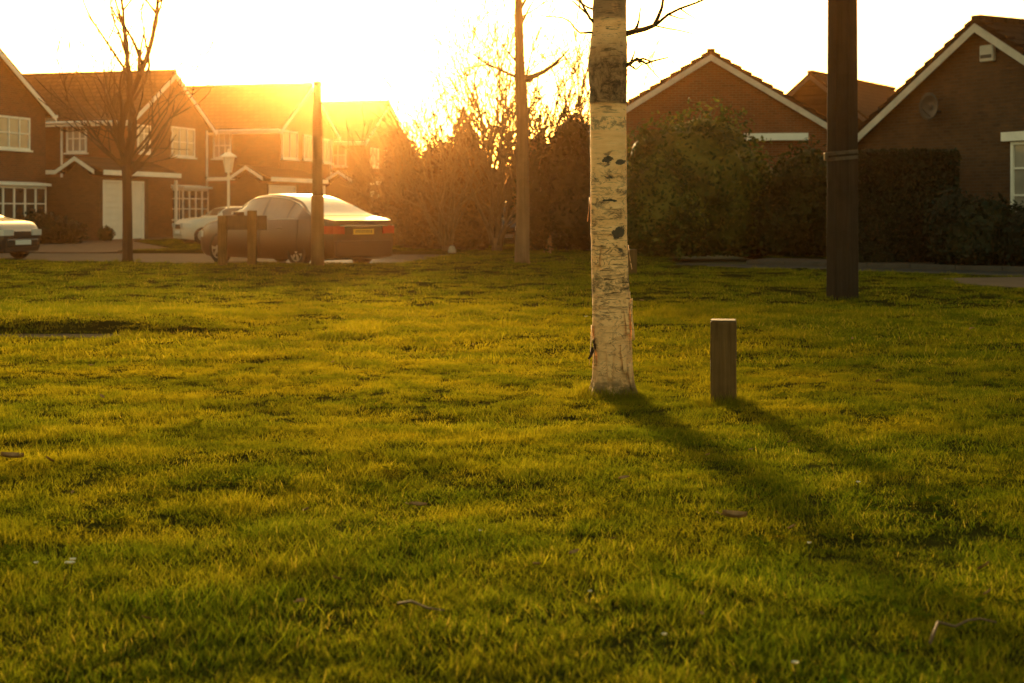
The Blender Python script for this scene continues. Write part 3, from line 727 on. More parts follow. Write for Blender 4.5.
def bay(g, a0, a1, out, z0, z1, cols, rows):
    k = part('bay_window', g)
    b = MB(); b.box((a0, -out, -.12), (a1, -.001, z0-.08)); b.build('bay_wall', M['brick'], k)
    f = MB(); w = .075
    f.box((a0-.06, -out-.09, z0-.08), (a1+.06, -.002, z0)); f.box((a0, -out-.03, z1-.1), (a1, -.002, z1))
    for c in range(cols+1):
        a = a0+(a1-a0)*c/cols; f.box((max(a0, a-.04), -out-.028, z0+.001), (min(a1, a+.04), -out+.045, z1-.101))
    for r in range(1, rows):
        z = z0+(z1-z0)*r/rows; f.box((a0+.041, -out-.02, z-.022), (a1-.041, -out+.04, z+.022)); f.box((a0-.02, -out+.05, z-.022), (a0+.03, -.01, z+.022))
    for t in (.33, .66): f.box((a0-.022, -out*(1-t)-.02, z0+.001), (a0+.032, -out*(1-t)+.02, z1-.101))
    f.build('bay_frame', M['white'], k)
    p = MB(); p.box((a0+.012, -out+.012, z0+.002), (a1-.012, -.004, z1-.102)); p.build('bay_pane', M['pane'], k)
    r = MB(); r.prism([(-out-.16, z1+.001), (-.003, z1+.001), (-.003, z1+.16), (-out-.16, z1+.09)], a0-.14, a1+.14, 'x'); r.build('bay_roof', M['white'], k)
UA = R(75.0)
ux, uy = math.cos(UA), math.sin(UA)
def u_of(px, C):                                            # distance along a facade that starts at C, for an image column
    k = (px-CX)/FPX; return (k*C[1]-C[0])/(ux-k*uy)
def zz_at(py, C, u): return gz(py, C[1]+u*uy)
def row_house(name, label, px, Y, w, items, dep=9.0, eave=4.95, ridge=7.05):
    C = (gx(px, Y), Y); g, sl = gable_house(name, label, (C[0], C[1], 0), UA, w, dep, eave, ridge, group=None)
    items(g, C); return g
def win_px(g, C, x0, x1, y0, y1, cols, rows, pane='pane_net', **kw):
    a0, a1 = u_of(x0, C), u_of(x1, C); am = (a0+a1)/2
    window(g, 'front', a0, a1, zz_at(y1, C, am), zz_at(y0, C, am), cols, rows, pane=pane, **kw)
def pipe(g, x, y, z0, z1):
    m = MB(); m.tube([(x, y, z0), (x, y, z1)], .05, 8); m.build('downpipe', M['white'], g)
def h1(g, C):
    win_px(g, C, -14, 29, 116, 149, 4, 2)
    a0, a1 = u_of(-22, C), u_of(33, C); bay(g, a0, a1, .55, .72, 2.05, 5, 2)
def h2(g, C):
    win_px(g, C, 137, 149.5, 125, 153, 2, 2, top_row=.7); win_px(g, C, 171, 194, 127.5, 157, 3, 2)
    a0, a1 = u_of(172.5, C), u_of(198, C); bay(g, a0, a1, .5, .75, 2.1, 4, 3)
    window(g, 'side', 2.0, 2.95, 3.55, 4.72, 3, 2); pipe(g, -.07, 3.15, .5, 4.85); pipe(g, 6.75, -.07, .1, 4.8)
    garage(g, -4.3, 1.55, 1.15, 2.75, (-4.05, -.9, 2.22), 2.6)
def h3(g, C):
    win_px(g, C, 281.5, 297, 131, 159, 2, 1); win_px(g, C, 303, 312, 135, 160, 2, 1); win_px(g, C, 322, 331, 139, 163, 2, 1)
    window(g, 'side', 2.55, 3.5, 3.65, 4.9, 3, 2); pipe(g, -.07, 3.85, .5, 4.85); pipe(g, 6.3, -.07, .1, 4.8)
    garage(g, -4.0, 2.4, 1.15, 2.7, (-3.8, -.8, 2.2), 2.9)
def h4(g, C):
    win_px(g, C, 370, 378, 148, 167, 2, 1); win_px(g, C, 384, 392, 150, 168, 2, 1)
    window(g, 'side', 1.0, 3.0, 3.5, 4.7, 4, 2); pipe(g, -.07, 4.2, .5, 4.85)
    garage(g, -4.0, 1.6, 1.15, 2.7, (-3.8, -.8, 2.2), 2.9)
row_house('detached_house', 'nearest brick house of the row, cut by the picture edge, with a wide white bay', -72, 49.2, 7.0, h1)
row_house('detached_house', 'brick house with white garage door behind the young bare tree', 130, 60.0, 7.0, h2)
row_house('detached_house', 'brick house with gable rising behind the brown lamp column', 280, 69.6, 6.8, h3, 9.0, 5.15, 7.3)
row_house('detached_house', 'farthest house of the row, beside the pointed conifer in sun glare', 364, 77.8, 6.8, h4)

def right_houses():
    # bungalow with the steeply turned gable
    a = R(-60); w = 8.4; ap = (gx(982, 33.0), 33.0); C = (ap[0]-math.cos(a)*w/2, ap[1]-math.sin(a)*w/2)
    ridge = gz(24, 33.0); eave = ridge-w/2*math.tan(R(32))
    g, sl = gable_house('bungalow', 'dark brick bungalow with alarm box on gable, behind clipped hedge', (C[0], C[1], -.05), a, w, 12, eave, ridge, 'brick_dark', 'tile_dark', 'board', True)
    t0 = w/2+.86; window(g, 'front', t0, t0+2.2, .93, 2.72, 4, 3, pane='pane_net')
    b = MB(); b.box((t0-.18, -.16, 2.73), (t0+2.4, -.001, 2.93)); b.build('window_head', M['white'], g)
    al = part('alarm_box', g); b = MB(); zc = gz(47, 33)+.05; b.box((w/2+.02, -.12, zc-.36), (w/2+.42, -.001, zc+.02)); b.build('case', M['board'], al, bevel=.03)
    b = MB(); b.box((w/2+.06, -.127, zc-.28), (w/2+.38, -.121, zc-.2)); b.build('stripe', M['black_gutter'], al)
    d = part('satellite_dish', g); u0 = w/2-1.25; zc = 3.62
    prof = [(0, 0), (.12, .01), (.22, .04), (.3, .085)]; s = MB(); n = 20
    for r_, o_ in prof:
        for k in range(n): t = 2*PI*k/n; s.v.append((u0+r_*math.cos(t), -.30-o_, zc+r_*math.sin(t)*1.1))
    for i in range(len(prof)-1):
        for k in range(n): s.f.append((i*n+k, i*n+(k+1) % n, (i+1)*n+(k+1) % n, (i+1)*n+k))
    so = s.build('dish', M['black_gutter'], d, smooth=True); so.modifiers.new('thick', 'SOLIDIFY').thickness = .012
    s = MB(); s.tube([(u0, -.3, zc), (u0, -.12, zc-.1), (u0, -.005, zc-.1)], .022, 6); s.tube([(u0, -.32, zc-.25), (u0, -.62, zc-.05)], .014, 6); s.build('bracket', M['black_gutter'], d)
    # bungalow behind the big shrubs
    a = R(-8); w = 9.0; Y = 46.0; ap = (gx(711, Y), Y); C = (ap[0]-math.cos(a)*w/2, ap[1]-math.sin(a)*w/2)
    ridge = gz(55, Y); eave = ridge-w/2*math.tan(R(31.5))
    g, sl = gable_house('bungalow', 'brick bungalow gable with pale bargeboards rising behind rounded shrubs', (C[0], C[1], -.05), a, w, 11, eave, ridge, 'brick', 'tile_dark', 'board', True)
    x0, x1 = w/2+gx(743, Y)-ap[0], w/2+gx(806, Y)-ap[0]
    b = MB(); b.box((x0, -.25, gz(141, Y)+.05), (x1, -.001, gz(134, Y)+.05)); b.build('window_head', M['white'], g)
    # roof far behind, between the two
    a = R(-34); Y = 63.0; C = (gx(812, Y)-2.5*math.cos(a), Y-2.5*math.sin(a))
    gable_house('bungalow', 'dark tiled roof far back between the two gables', (C[0], C[1], -.05), a, 5.0, 10, 5.0, gz(75, Y), 'tile_dark', 'tile_dark', 'black_gutter', False)
right_houses()

# ------------------------------------------------------------------ cars
def lerp_tab(tab, x):
    if x <= tab[0][0]: return tab[0][1]
    for (a, p), (b, q) in zip(tab, tab[1:]):
        if x <= b:
            t = (x-a)/(b-a); return p+(q-p)*t
    return tab[-1][1]
def smooth_tab(tab, x, h=.035): return sum(lerp_tab(tab, x+h*k)*w for k, w in ((-1, .25), (-.5, .5), (0, .5), (.5, .5), (1, .25)))/2.0
def car(name, label, loc, ang, L, W, top, belt, dlo, paint, wheels, rw, rear_glass_s, screen_s, plate_rear, hgt=None, group=None, glass='car_glass'):
    """s runs 0 (rear) .. 1 (front); local x forward"""
    g = empty(name, label, 'car', loc, ang, group)
    plan = [(0, .84), (.015, .90), (.05, .955), (.12, .985), (.3, 1), (.72, 1), (.88, .96), (.95, .89), (.985, .80), (1, .72)]
    def xs(s): return (s-.5)*L
    def section(s):
        w = W/2*lerp_tab(plan, s); zt = smooth_tab(top, s); zb = min(smooth_tab(belt, s), zt-.015); fr = max(0, zt-zb)
        ins = .30*W/2*sstep(0, .45, fr)
        low = .15 + .05*sstep(.9, 1, s) + .06*sstep(.1, 0, s)
        pts = [(w*.86, low), (w*.965, low+.10), (w*.995, .45), (w*1.0, .58), (w*.985, .72), (w*.955, zb-.02), (w*.935, zb)]
        yb = w*.93
        for t in (.25, .5, .75, .92): pts.append((yb-ins*(t**1.25), zb+fr*.94*t))
        yr = yb-ins
        pts += [(yr*.93, zb+fr*.965), (yr*.78, zb+fr*.985), (yr*.5, zb+fr*.996), (0, zb+fr)]
        return pts
    ns = 64; S = [i/(ns-1) for i in range(ns)]; mb = MB(); np_ = len(section(.5)); full = 2*np_-1
    for s in S:
        p = section(s); row = [(xs(s), y, z) for y, z in p] + [(xs(s), -y, z) for y, z in reversed(p[:-1])]; mb.v += row
    for i in range(ns-1):
        for k in range(full):
            k2 = (k+1) % full; mb.f.append((i*full+k, i*full+k2, (i+1)*full+k2, (i+1)*full+k))
    mb.f.append(tuple(range(full-1, -1, -1))); mb.f.append(tuple((ns-1)*full+k for k in range(full)))
    body = mb.build('body', M[paint], g, smooth=True)
    bm = bmesh.new(); bm.from_mesh(body.data); bmesh.ops.recalc_face_normals(bm, faces=bm.faces); bm.to_mesh(body.data); bm.free()
    # wheel arches cut out of the shell
    cut = MB()
    for sx in wheels:
        for sd in (-1, 1):
            c = [(xs(sx)+(rw+.055)*math.cos(2*PI*k/28), rw+(rw+.055)*math.sin(2*PI*k/28)) for k in range(28)]
            cut.prism(c, sd*W*.30, sd*W*.62, 'y')
    co = cut.build('arch_cutter', M['black_plastic'])
    bm = bmesh.new(); bm.from_mesh(co.data); bmesh.ops.recalc_face_normals(bm, faces=bm.faces); bm.to_mesh(co.data); bm.free()
    md = body.modifiers.new('arch', 'BOOLEAN'); md.object = co; md.operation = 'DIFFERENCE'; md.solver = 'EXACT'
    bpy.context.view_layer.update()
    me = bpy.data.meshes.new_from_object(body.evaluated_get(bpy.context.evaluated_depsgraph_get()))
    body.modifiers.clear(); body.data = me; bpy.data.objects.remove(co)
    me.materials.clear(); me.materials.append(M[paint])
    at = body.modifiers.new('split', 'EDGE_SPLIT'); at.split_angle = R(38)
    inner = MB(); inner.box((-L*.42, -W*.33, .24), (L*.42, W*.33, .6)); inner.build('underbody', M['black_plastic'], g)
    # wheels
    for sx in wheels:
        for sd in (-1, 1):
            wn = part('wheel', g); wn.location = (xs(sx), sd*(W/2-.125), rw)
            t = MB(); prof = [(rw*.66, -.10), (rw*.9, -.105), (rw, -.07), (rw, .07), (rw*.9, .105), (rw*.66, .10)]; n = 32
            for r_, y in prof:
                for k in range(n): a = 2*PI*k/n; t.v.append((r_*math.cos(a), y, r_*math.sin(a)))
            for i in range(len(prof)-1):
                for k in range(n): t.f.append((i*n+k, i*n+(k+1) % n, (i+1)*n+(k+1) % n, (i+1)*n+k))
            t.build('tyre', M['tyre'], wn, smooth=True)
            r = MB(); y0 = sd*.085
            n = 30
            for k in range(n):
                a0, a1 = 2*PI*k/n, 2*PI*(k+1)/n
                for (ra, rb) in ((rw*.58, rw*.675),):
                    r.add([(ra*math.cos(a0), y0, ra*math.sin(a0)), (rb*math.cos(a0), y0, rb*math.sin(a0)), (rb*math.cos(a1), y0, rb*math.sin(a1)), (ra*math.cos(a1), y0, ra*math.sin(a1))], [(0, 1, 2, 3)])
            for k in range(7):
                a = 2*PI*k/7; Mx = Matrix.Rotation(-a, 4, 'Y'); r.box((.02, y0-.012, -.028), (rw*.62, y0+.004, .028), Mx)
            r.tube([(0, y0-.02, 0), (0, y0+.012*sd, 0)], .06, 12); r.build('rim', M['rim'], wn)
            h = MB(); h.tube([(0, y0-.06*sd, 0), (0, y0-.05*sd, 0)], rw*.66, 24); h.build('brake_disc', M['black_plastic'], wn)
    # glass patches sit a few millimetres proud of the shell
    def surf(s, y_fr=None, t=None, sd=1, off=.006):
        w = W/2*lerp_tab(plan, s); zt = smooth_tab(top, s); zb = min(smooth_tab(belt, s), zt-.015); fr = max(0, zt-zb); ins = .30*W/2*sstep(0, .45, fr); yb = w*.93
        if t is not None:
            tab_t = [0, .25, .5, .75, .92]; y = lerp_tab([(q, yb-ins*q**1.25) for q in tab_t], t); return Vector((xs(s), sd*(y+off), zb+fr*.94*t))
        yr = yb-ins; tab = [(0, 1.0), (.5, .996), (.78, .985), (.93, .965), (1.0, .94)]
        return Vector((xs(s), y_fr*yr, zb+fr*lerp_tab(tab, abs(y_fr))+off))
    for sd in (-1, 1):
        for (sa, sb) in dlo:
            q = MB(); nu, nv = 14, 6
            for i in range(nu+1):
                for j in range(nv+1): q.v.append(tuple(surf(sa+(sb-sa)*i/nu, t=.07+.81*j/nv, sd=sd)))
            for i in range(nu):
                for j in range(nv): a = i*(nv+1)+j; q.f.append((a, a+nv+1, a+nv+2, a+1))
            q.build('side_window', M[glass], g, smooth=True)
        # bright trim round the side glass
        q = MB(); sa, sb = dlo[0][0], dlo[-1][1]; ring = [surf(sa+(sb-sa)*i/24, t=.93, sd=sd, off=.008) for i in range(25)]
        q.tube(ring, .013, 5); q.tube([surf(sa+(sb-sa)*i/24, t=.02, sd=sd, off=.010) for i in range(25)], .010, 5)
        q.build('window_trim', M['chrome'], g, smooth=True)
        q = MB(); b0 = surf(screen_s[0]-.045, t=.12, sd=sd, off=.02)
        q.tube([b0, b0+Vector((.02, sd*.12, .04))], .025, 6); Mx = Matrix.Translation(b0+Vector((.02, sd*.19, .06)))
        q.box((-.06, -.10, -.07), (.07, .10, .08), Mx); q.build('mirror', M[paint], g, bevel=.03)
        if len(dlo) >= 2:
            for (sa, sb) in dlo[-2:]:
                h = MB(); sh = sa+.02*1; w = W/2*lerp_tab(plan, sh); h.box((xs(sh), sd*w*.965-.015, .79), (xs(sh)+.2, sd*w*.965+.03, .82)); h.build('door_handle', M[paint], g, bevel=.008)
        # lamps wrap round the corners
        zr = smooth_tab(belt, .02)
        def lamp(nm, mat, s0, s1, z0, z1, yin):
            q = MB(); n = 6; outer = []
            for i in range(n+1):
                s = s0+(s1-s0)*i/n; w = W/2*lerp_tab(plan, s)*.985; outer.append((xs(s), sd*(w+.010)))
            end = xs(s0)+(-.014 if s0 < .5 else .014)
            inner_ = [(end, sd*(W/2*lerp_tab(plan, s0)*.985+.010)), (end, sd*yin)]
            path = list(reversed(outer)) + inner_
            for (x, y) in path: q.v += [(x, y, z0), (x, y, z1)]
            for i in range(len(path)-1): q.f.append((2*i, 2*i+2, 2*i+3, 2*i+1))
            o = q.build(nm, M[mat], g); m_ = o.modifiers.new('thick', 'SOLIDIFY'); m_.thickness = .03; m_.offset = 0
            return o
        lamp('tail_light', 'red_lens', .0, .055, .70, .86, W*.27)
        lamp('headlight', 'clear_lens', 1.0, .93, .58, .72, W*.18)
    for sd in (-1, 1):
        for ss in {dlo[0][0]-.01 if len(dlo) > 2 else dlo[0][0]-.02, dlo[-1][0]-.008, dlo[-1][1]+.03}:
            q = MB(); q.tube([(x_, sd*(y_+.002), z_) for (y_, z_), x_ in ((p_, xs(ss)) for p_ in section(ss)[1:7])], .007, 5); q.build('door_seam', M['black_plastic'], g)
    def patch(nm, mat, s0, s1, y1):
        q = MB(); nu, nv = 12, 14
        for i in range(nu+1):
            for j in range(nv+1): q.v.append(tuple(surf(s0+(s1-s0)*i/nu, y_fr=y1*(2*j/nv-1))))
        for i in range(nu):
            for j in range(nv): a = i*(nv+1)+j; q.f.append((a, a+nv+1, a+nv+2, a+1))
        q.build(nm, mat, g, smooth=True)
    patch('rear_window', M['rear_glass'], *rear_glass_s, .93); patch('windscreen', M['car_glass'], *screen_s, .93)
    # bumpers, plates, trims
    xr = xs(0)
    b = MB(); b.box((xr-.035, -W*.40, .22), (xr+.02, W*.40, .56)); b.build('rear_bumper', M[paint], g, bevel=.03)
    b = MB(); b.box((xs(1)-.03, -W*.30, .3), (xs(1)+.03, W*.30, .5)); b.build('front_bumper', M[paint], g, bevel=.03)
    b = MB(); b.box((xs(1)-.02, -W*.16, .53), (xs(1)+.02, W*.16, .68)); b.build('grille', M['black_plastic'], g, bevel=.01)
    b = MB(); b.box((xr-.018, -.26, .685), (xr+.0, .26, .795)); p_ = b.build('number_plate', M['plate_yellow'], g)
    if plate_rear:
        ink = MB(); yy = -.21
        for k, wd in enumerate((.035, .045, .04, .045, .04, .045, .045, .04)):          # characters too blurred to read
            if wd: ink.box((xr-.0195, yy, .71), (xr-.0183, yy+.012, .77)); ink.box((xr-.0195, yy+wd-.012, .71), (xr-.0183, yy+wd, .77)); ink.box((xr-.0195, yy+.013, .752), (xr-.0183, yy+wd-.013, .77))
            yy += .056
        ink.build('plate_marks', M['plate_ink'], p_)
        c = MB(); c.box((xr-.03, -W*.33, .845), (xr+.0, W*.33, .872)); c.build('boot_trim', M['chrome'], g, bevel=.006)
    b = MB(); b.box((xs(1)+.021, -.26, .36), (xs(1)+.04, .26, .47)); b.build('number_plate', M['plate_white'], g)
    return g
top_sal = [(0, .96), (.03, 1.01), (.12, 1.05), (.17, 1.15), (.25, 1.35), (.33, 1.47), (.42, 1.53), (.50, 1.54), (.58, 1.51), (.64, 1.43), (.71, 1.18), (.745, 1.02), (.80, .985), (.9, .92), (.965, .80), (1, .62)]
belt_sal = [(0, .93), (.05, .97), (.2, 1.0), (.5, .96), (.75, .91), (.9, .84), (.965, .76), (1, .6)]
Yc = 31.7
car('saloon_car', 'dark saloon car parked behind the brown lamp column, tail towards us', (gx(291, Yc), Yc, -.035), math.atan2(.725, -.689), 5.15, 1.86, top_sal, belt_sal,
    [(.215, .285), (.295, .46), (.475, .69)], 'paint_grey', (.215, .80), .345, (.125, .325), (.625, .74), True)
top_m = [(0, .8), (.02, 1.05), (.06, 1.28), (.12, 1.37), (.3, 1.40), (.5, 1.39), (.58, 1.34), (.655, 1.12), (.69, 1.0), (.8, .98), (.92, .92), (.975, .80), (1, .6)]
top_h = [(0, .78), (.02, 1.02), (.06, 1.25), (.12, 1.37), (.25, 1.41), (.45, 1.41), (.55, 1.37), (.66, 1.12), (.70, 1.0), (.8, .95), (.92, .88), (.97, .78), (1, .6)]
belt_h = [(0, .76), (.05, .93), (.5, .93), (.72, .92), (.92, .84), (.97, .74), (1, .58)]
car('small_car', 'small cream car on the drive behind the saloon', (gx(213, 50.5)+.5, 50.5, -.02), math.atan2(-.50, -.86), 3.5, 1.66, [(s, z*.93) for s, z in top_m], belt_h,
    [(.10, .30), (.32, .62)], 'paint_cream', (.17, .82), .31, (.03, .10), (.565, .68), False)
car('hatchback_car', 'dark hatchback with pale bonnet nosing in from the picture edge', (-13.6, 35.4, -.035), math.atan2(-.40, .92), 4.2, 1.72, [(s, z*1.02) for s, z in top_h], belt_h,
    [(.08, .30), (.32, .64)], 'paint_silver', (.17, .82), .31, (.03, .11), (.57, .68), False)
car('dark_car', 'dark car half hidden between shrubs behind the slender bare tree', (gx(512, 45), 45, -.04), R(-96), 4.3, 1.75, [(s, z*1.04) for s, z in top_h], belt_h,
    [(.08, .30), (.32, .64)], 'paint_black', (.17, .82), .31, (.03, .11), (.57, .68), False)

# ------------------------------------------------------------------ trees and shrubs
def bare_tree(name, label, X, Y, base, stems, bark='bark', seed=1, group=None, spread=.35, depth=3, trunk_pts=None, twig_density=.35, crown_up=.25, tmin=.008):
    rnd = random.Random(seed); g = empty(name, label, 'tree', (X, Y, base), 0, group)
    br = MB()
    def limb(p, d, L, r, dep):
        pts = [Vector(p)]; d = Vector(d).normalized(); n_ = max(4, int(L/.22)); rad = [r]
        for i in range(n_):
            d = (d+Vector((rnd.gauss(0, .11), rnd.gauss(0, .11), rnd.gauss(0, .08)+crown_up*.25))).normalized(); pts.append(pts[-1]+d*(L/n_))
            rad.append(max(tmin, r*(1-.8*(i+1)/n_)))
            if dep > 0 and i >= 1 and rnd.random() < twig_density:
                ax = Vector((rnd.gauss(0, 1), rnd.gauss(0, 1), rnd.gauss(0, .3))).normalized()
                limb(pts[-1], Matrix.Rotation(rnd.choice((-1, 1))*rnd.uniform(.4, .95), 3, ax) @ d, L*rnd.uniform(.28, .55), max(tmin, rad[-1]*.65), dep-1)
        br.tube(pts, rad, 5)
    if trunk_pts:
        t = MB(); t.tube([Vector((x, y, z)) for x, y, z, r in trunk_pts], [r for *_, r in trunk_pts], 12); t.build('trunk', M[bark], g, smooth=True)
    for (p, d, L, r) in stems: limb(p, d, L, r, depth)
    br.build('crown', M['twig'] if bark != 'bark' else M['bark'], g, smooth=True)
    return g
def young_tree():
    Y = 31.0; X = gx(127.5, Y); zb = lawn_h(X, Y)-.05; z = lambda py: gz(py, Y)-zb; x = lambda px: gx(px, Y)-X
    tp = [(0, 0, 0, .145), (0, 0, .12, .115), (0, 0, z(220), .105), (x(127), 0, z(185), .10), (x(126), 0, z(165), .10)]
    st = []
    def s(px, py, dx, dy, dz, L, r): st.append(((x(px), 0, z(py)), (dx, dy, dz), L, r))
    s(126, 167, -.07, .05, 1, 4.8, .10); s(127, 167, .13, -.15, 1, 4.5, .085); s(126, 168, -.30, .3, 1, 3.2, .045); s(127, 172, .55, .1, .75, 2.4, .045)
    s(126, 172, -.55, -.1, .9, 2.4, .04); s(128, 160, .45, .5, .9, 2.4, .035); s(126, 158, -.35, -.5, .9, 2.6, .035); s(128, 176, .8, -.3, .55, 1.9, .03); s(126, 150, .3, -.4, 1, 2.6, .035)
    for k_, (py_, a_, el_) in enumerate(((174, 0, .6), (170, 180, .55), (164, 20, .9), (160, 200, .8), (178, -30, .45), (156, 150, .9), (150, 0, 1.0), (168, 225, .7), (146, 180, 1.1), (140, 30, 1.2))): s(126.5, py_, math.cos(R(a_)), math.sin(R(a_)), el_, 1.9+.25*(k_ % 3), .026)
    bare_tree('bare_tree', 'young bare tree with many thin branches before the white garage door', X, Y, zb, st, 'bark', 11, trunk_pts=tp, depth=2, twig_density=.42, tmin=.010)
young_tree()
def slender_tree():
    Y = 30.2; X = gx(522, Y); zb = lawn_h(X, Y)-.05; z = lambda py: gz(py, Y)-zb; x = lambda px: gx(px, Y)-X
    tp = [(0, 0, 0, .19), (0, 0, .15, .155), (x(523), 0, z(200), .135), (x(522), 0, z(110), .118), (x(521), 0, z(85), .128), (x(520), 0, z(70), .105), (x(519), 0, z(30), .092), (x(518.5), 0, z(0), .078), (x(519), .1, z(-120), .05), (x(521), .1, z(-260), .02)]
    st = []
    def s(px, py, dx, dy, dz, L, r): st.append(((x(px), 0, z(py)), (dx, dy, dz), L, r))
    s(522, 81, 1, -.1, .22, 1.25, .075); s(520, 78, -1, .1, .25, 1.15, .04); s(520, 65, -.8, .1, .7, .8, .03); s(526, 78, .15, -.1, 1, .8, .022)
    s(519, 28, .35, .1, .9, .9, .035); s(519, 30, -.3, -.1, .9, .8, .03); s(519, 12, .4, -.3, .9, 1.2, .035); s(518, 5, -.45, .3, .9, 1.2, .035); s(519, 18, .9, .2, .45, 1.0, .02)
    for k in range(14):
        a = k*2.4; st.append(((x(519), .05, z(-15-k*16)), (math.cos(a), math.sin(a), .8), 1.6-.05*k, .03))
    bare_tree('bare_tree', 'slender bare tree with a straight trunk on the lawn, middle of the picture', X, Y, zb, st, 'bark_warm', 5, trunk_pts=tp, depth=2, twig_density=.45, crown_up=.3, tmin=.011)
slender_tree()
def twiggy(px, Y, hgt, n, seed, label, sp=.4):
    rnd = random.Random(seed); st = []
    for k in range(n):
        a = rnd.random()*2*PI; st.append(((math.cos(a)*.15, math.sin(a)*.15, .2), (math.cos(a)*sp*rnd.random(), math.sin(a)*sp*rnd.random(), 1), hgt*rnd.uniform(.62, .95), .065))
    tp = [(0, 0, -.1, .16), (0, 0, .15, .14), (0, 0, .4, .12)]
    bare_tree('bare_shrub_tree', label, gx(px, Y), Y, -.05, st, 'bark_warm', seed, 'bare many-stemmed trees behind the shrubs', trunk_pts=tp, depth=2, twig_density=.6, crown_up=.3, tmin=.012)
twiggy(489, 48, 6.9, 11, 31, 'tall bare many-stemmed tree against the sky behind the slender trunk')
twiggy(555, 50, 6.2, 10, 32, 'bare many-stemmed tree above dark shrubs immediately left of the birch')
twiggy(436, 52, 5.2, 9, 33, 'lower bare many-stemmed tree beside the farthest house of the row', .6)

for px_, Y_, h_, n_, sd_, lb_ in ((447, 41.2, 3.6, 12, 34, 'reddish bare shrub in front of the brown shrubs near the pale stone'), (408, 44.5, 3.4, 10, 35, 'reddish bare shrub in front of the farthest house side'), (497, 41, 3.8, 10, 36, 'reddish bare shrub beside the dark half hidden car'), (535, 42, 4.2, 11, 37, 'reddish bare shrub just right of the slender trunk')):
    twiggy(px_, Y_, h_, n_, sd_, lb_, .55)
def foliage_mesh(lobes, n, size, seed, flat=None, core=.86):
    """leaf-sized faces through the outer depth of noisy lobes, plus an inner mass that stops light"""
    rnd = random.Random(seed); mb = MB()
    tot = sum(l[3]*l[4]+l[3]*l[5] for l in lobes)
    for (cx, cy, cz, rx, ry, rz) in lobes:
        m_, k_ = 14, 20; b = len(mb.v)
        for i in range(m_+1):
            th = PI*i/m_
            for j in range(k_):
                ph = 2*PI*j/k_; d = Vector((math.sin(th)*math.cos(ph), math.sin(th)*math.sin(ph), math.cos(th)))
                r = core*(1+.15*fbm((d.x*1.8+cx, d.y*1.8+cy, d.z*1.8+cz+seed), 3)); mb.v.append((cx+d.x*rx*r, cy+d.y*ry*r, max(.0, cz+d.z*rz*r)))
        for i in range(m_):
            for j in range(k_): mb.f.append((b+i*k_+j, b+(i+1)*k_+j, b+(i+1)*k_+(j+1) % k_, b+i*k_+(j+1) % k_))
        nl = int(n*(rx*ry+rx*rz)/tot)
        for _ in range(nl):
            d = Vector((rnd.gauss(0, 1), rnd.gauss(0, 1), rnd.gauss(0, 1))).normalized()
            if d.y > .35 and rnd.random() < .6: d.y = -d.y
            r = (1+.18*fbm((d.x*1.8+cx, d.y*1.8+cy, d.z*1.8+cz+seed), 3)+.14*fbm((d.x*6+cx, d.y*6, d.z*6+seed), 2)) * (.80+.24*rnd.random()**.7)
            p = Vector((cx+d.x*rx*r, cy+d.y*ry*r, cz+d.z*rz*r))
            if p.z < .02: continue
            leaf(mb, p, size*rnd.uniform(.6, 1.5), d, rnd)
    return mb
def leaf(mb, p, s, d, rnd):
    a = (d*.6+Vector((rnd.gauss(0, .7), rnd.gauss(0, .7), rnd.gauss(0, .7)))).normalized(); u = a.cross(Vector((rnd.gauss(0, 1), rnd.gauss(0, 1), rnd.gauss(0, 1))))
    if u.length < .05: u = Vector((1, 0, 0))
    u.normalize(); v = a.cross(u); b = len(mb.v)
    mb.v += [tuple(p-u*s), tuple(p+v*s*.5+a*s*.12), tuple(p+u*s), tuple(p-v*s*.5+a*s*.12)]; mb.f.append((b, b+1, b+2, b+3))
def shrub(name, label, px, Y, lobes, n, size, mat, seed, cat='shrub', group=None, stem=True, base=0.0):
    X = gx(px, Y); g = empty(name, label, cat, (X, Y, base), 0, group)
    foliage_mesh(lobes, n, size, seed).build('foliage', M[mat], g)
    if stem:
        t = MB(); t.tube([(0, 0, -.05), (.02, 0, .5), (0, .03, 1.0)], [.12, .09, .06], 7); t.build('stem', M['bark'], g, smooth=True)
    return g
shrub('shrub', 'largest rounded olive shrub in front of the bungalow gable', 702, 37.6, [(-.15, 0, 1.5, 1.95, 1.6, 2.3), (-1.2, .2, 1.8, 1.0, 1.1, 1.6), (1.3, 0, 1.15, 1.05, 1.1, 1.5), (1.95, -.3, .75, .8, .8, 1.05), (.2, -.5, .8, 1.9, 1.2, 1.0)], 10000, .075, 'leaf_olive', 41)
shrub('shrub', 'lower rounded yellowish shrub close to the birch, before the largest shrub', 656, 35.8, [(0, 0, 1.2, 1.0, .9, 1.35), (.6, -.1, .7, .75, .7, .85), (-.5, 0, .7, .8, .8, .95)], 5200, .065, 'leaf_olive', 42)
shrub('shrub', 'dark green shrub half covered by the thick dark pole', 806, 36.2, [(0, 0, 1.5, 1.0, .9, 1.25), (.5, 0, 1.0, 1.0, .9, 1.2), (-.5, 0, .8, .9, .8, .95)], 5000, .07, 'leaf_green', 43)
shrub('shrub', 'low dark shrubs under the bungalow window', 985, 30.4, [(0, 0, .6, 1.0, .6, .8), (.9, -.5, .55, .9, .6, .75), (-.6, .3, .75, .55, .5, .85)], 3600, .06, 'leaf_dark', 44)
shrub('shrub', 'tall dark evergreen shrub touching the left edge of the birch', 574, 41.0, [(0, 0, 1.9, .95, .9, 2.0), (-.8, .3, 1.5, .9, .8, 1.7), (.3, -.3, .9, 1.2, .9, 1.0)], 6000, .07, 'leaf_dark', 45)
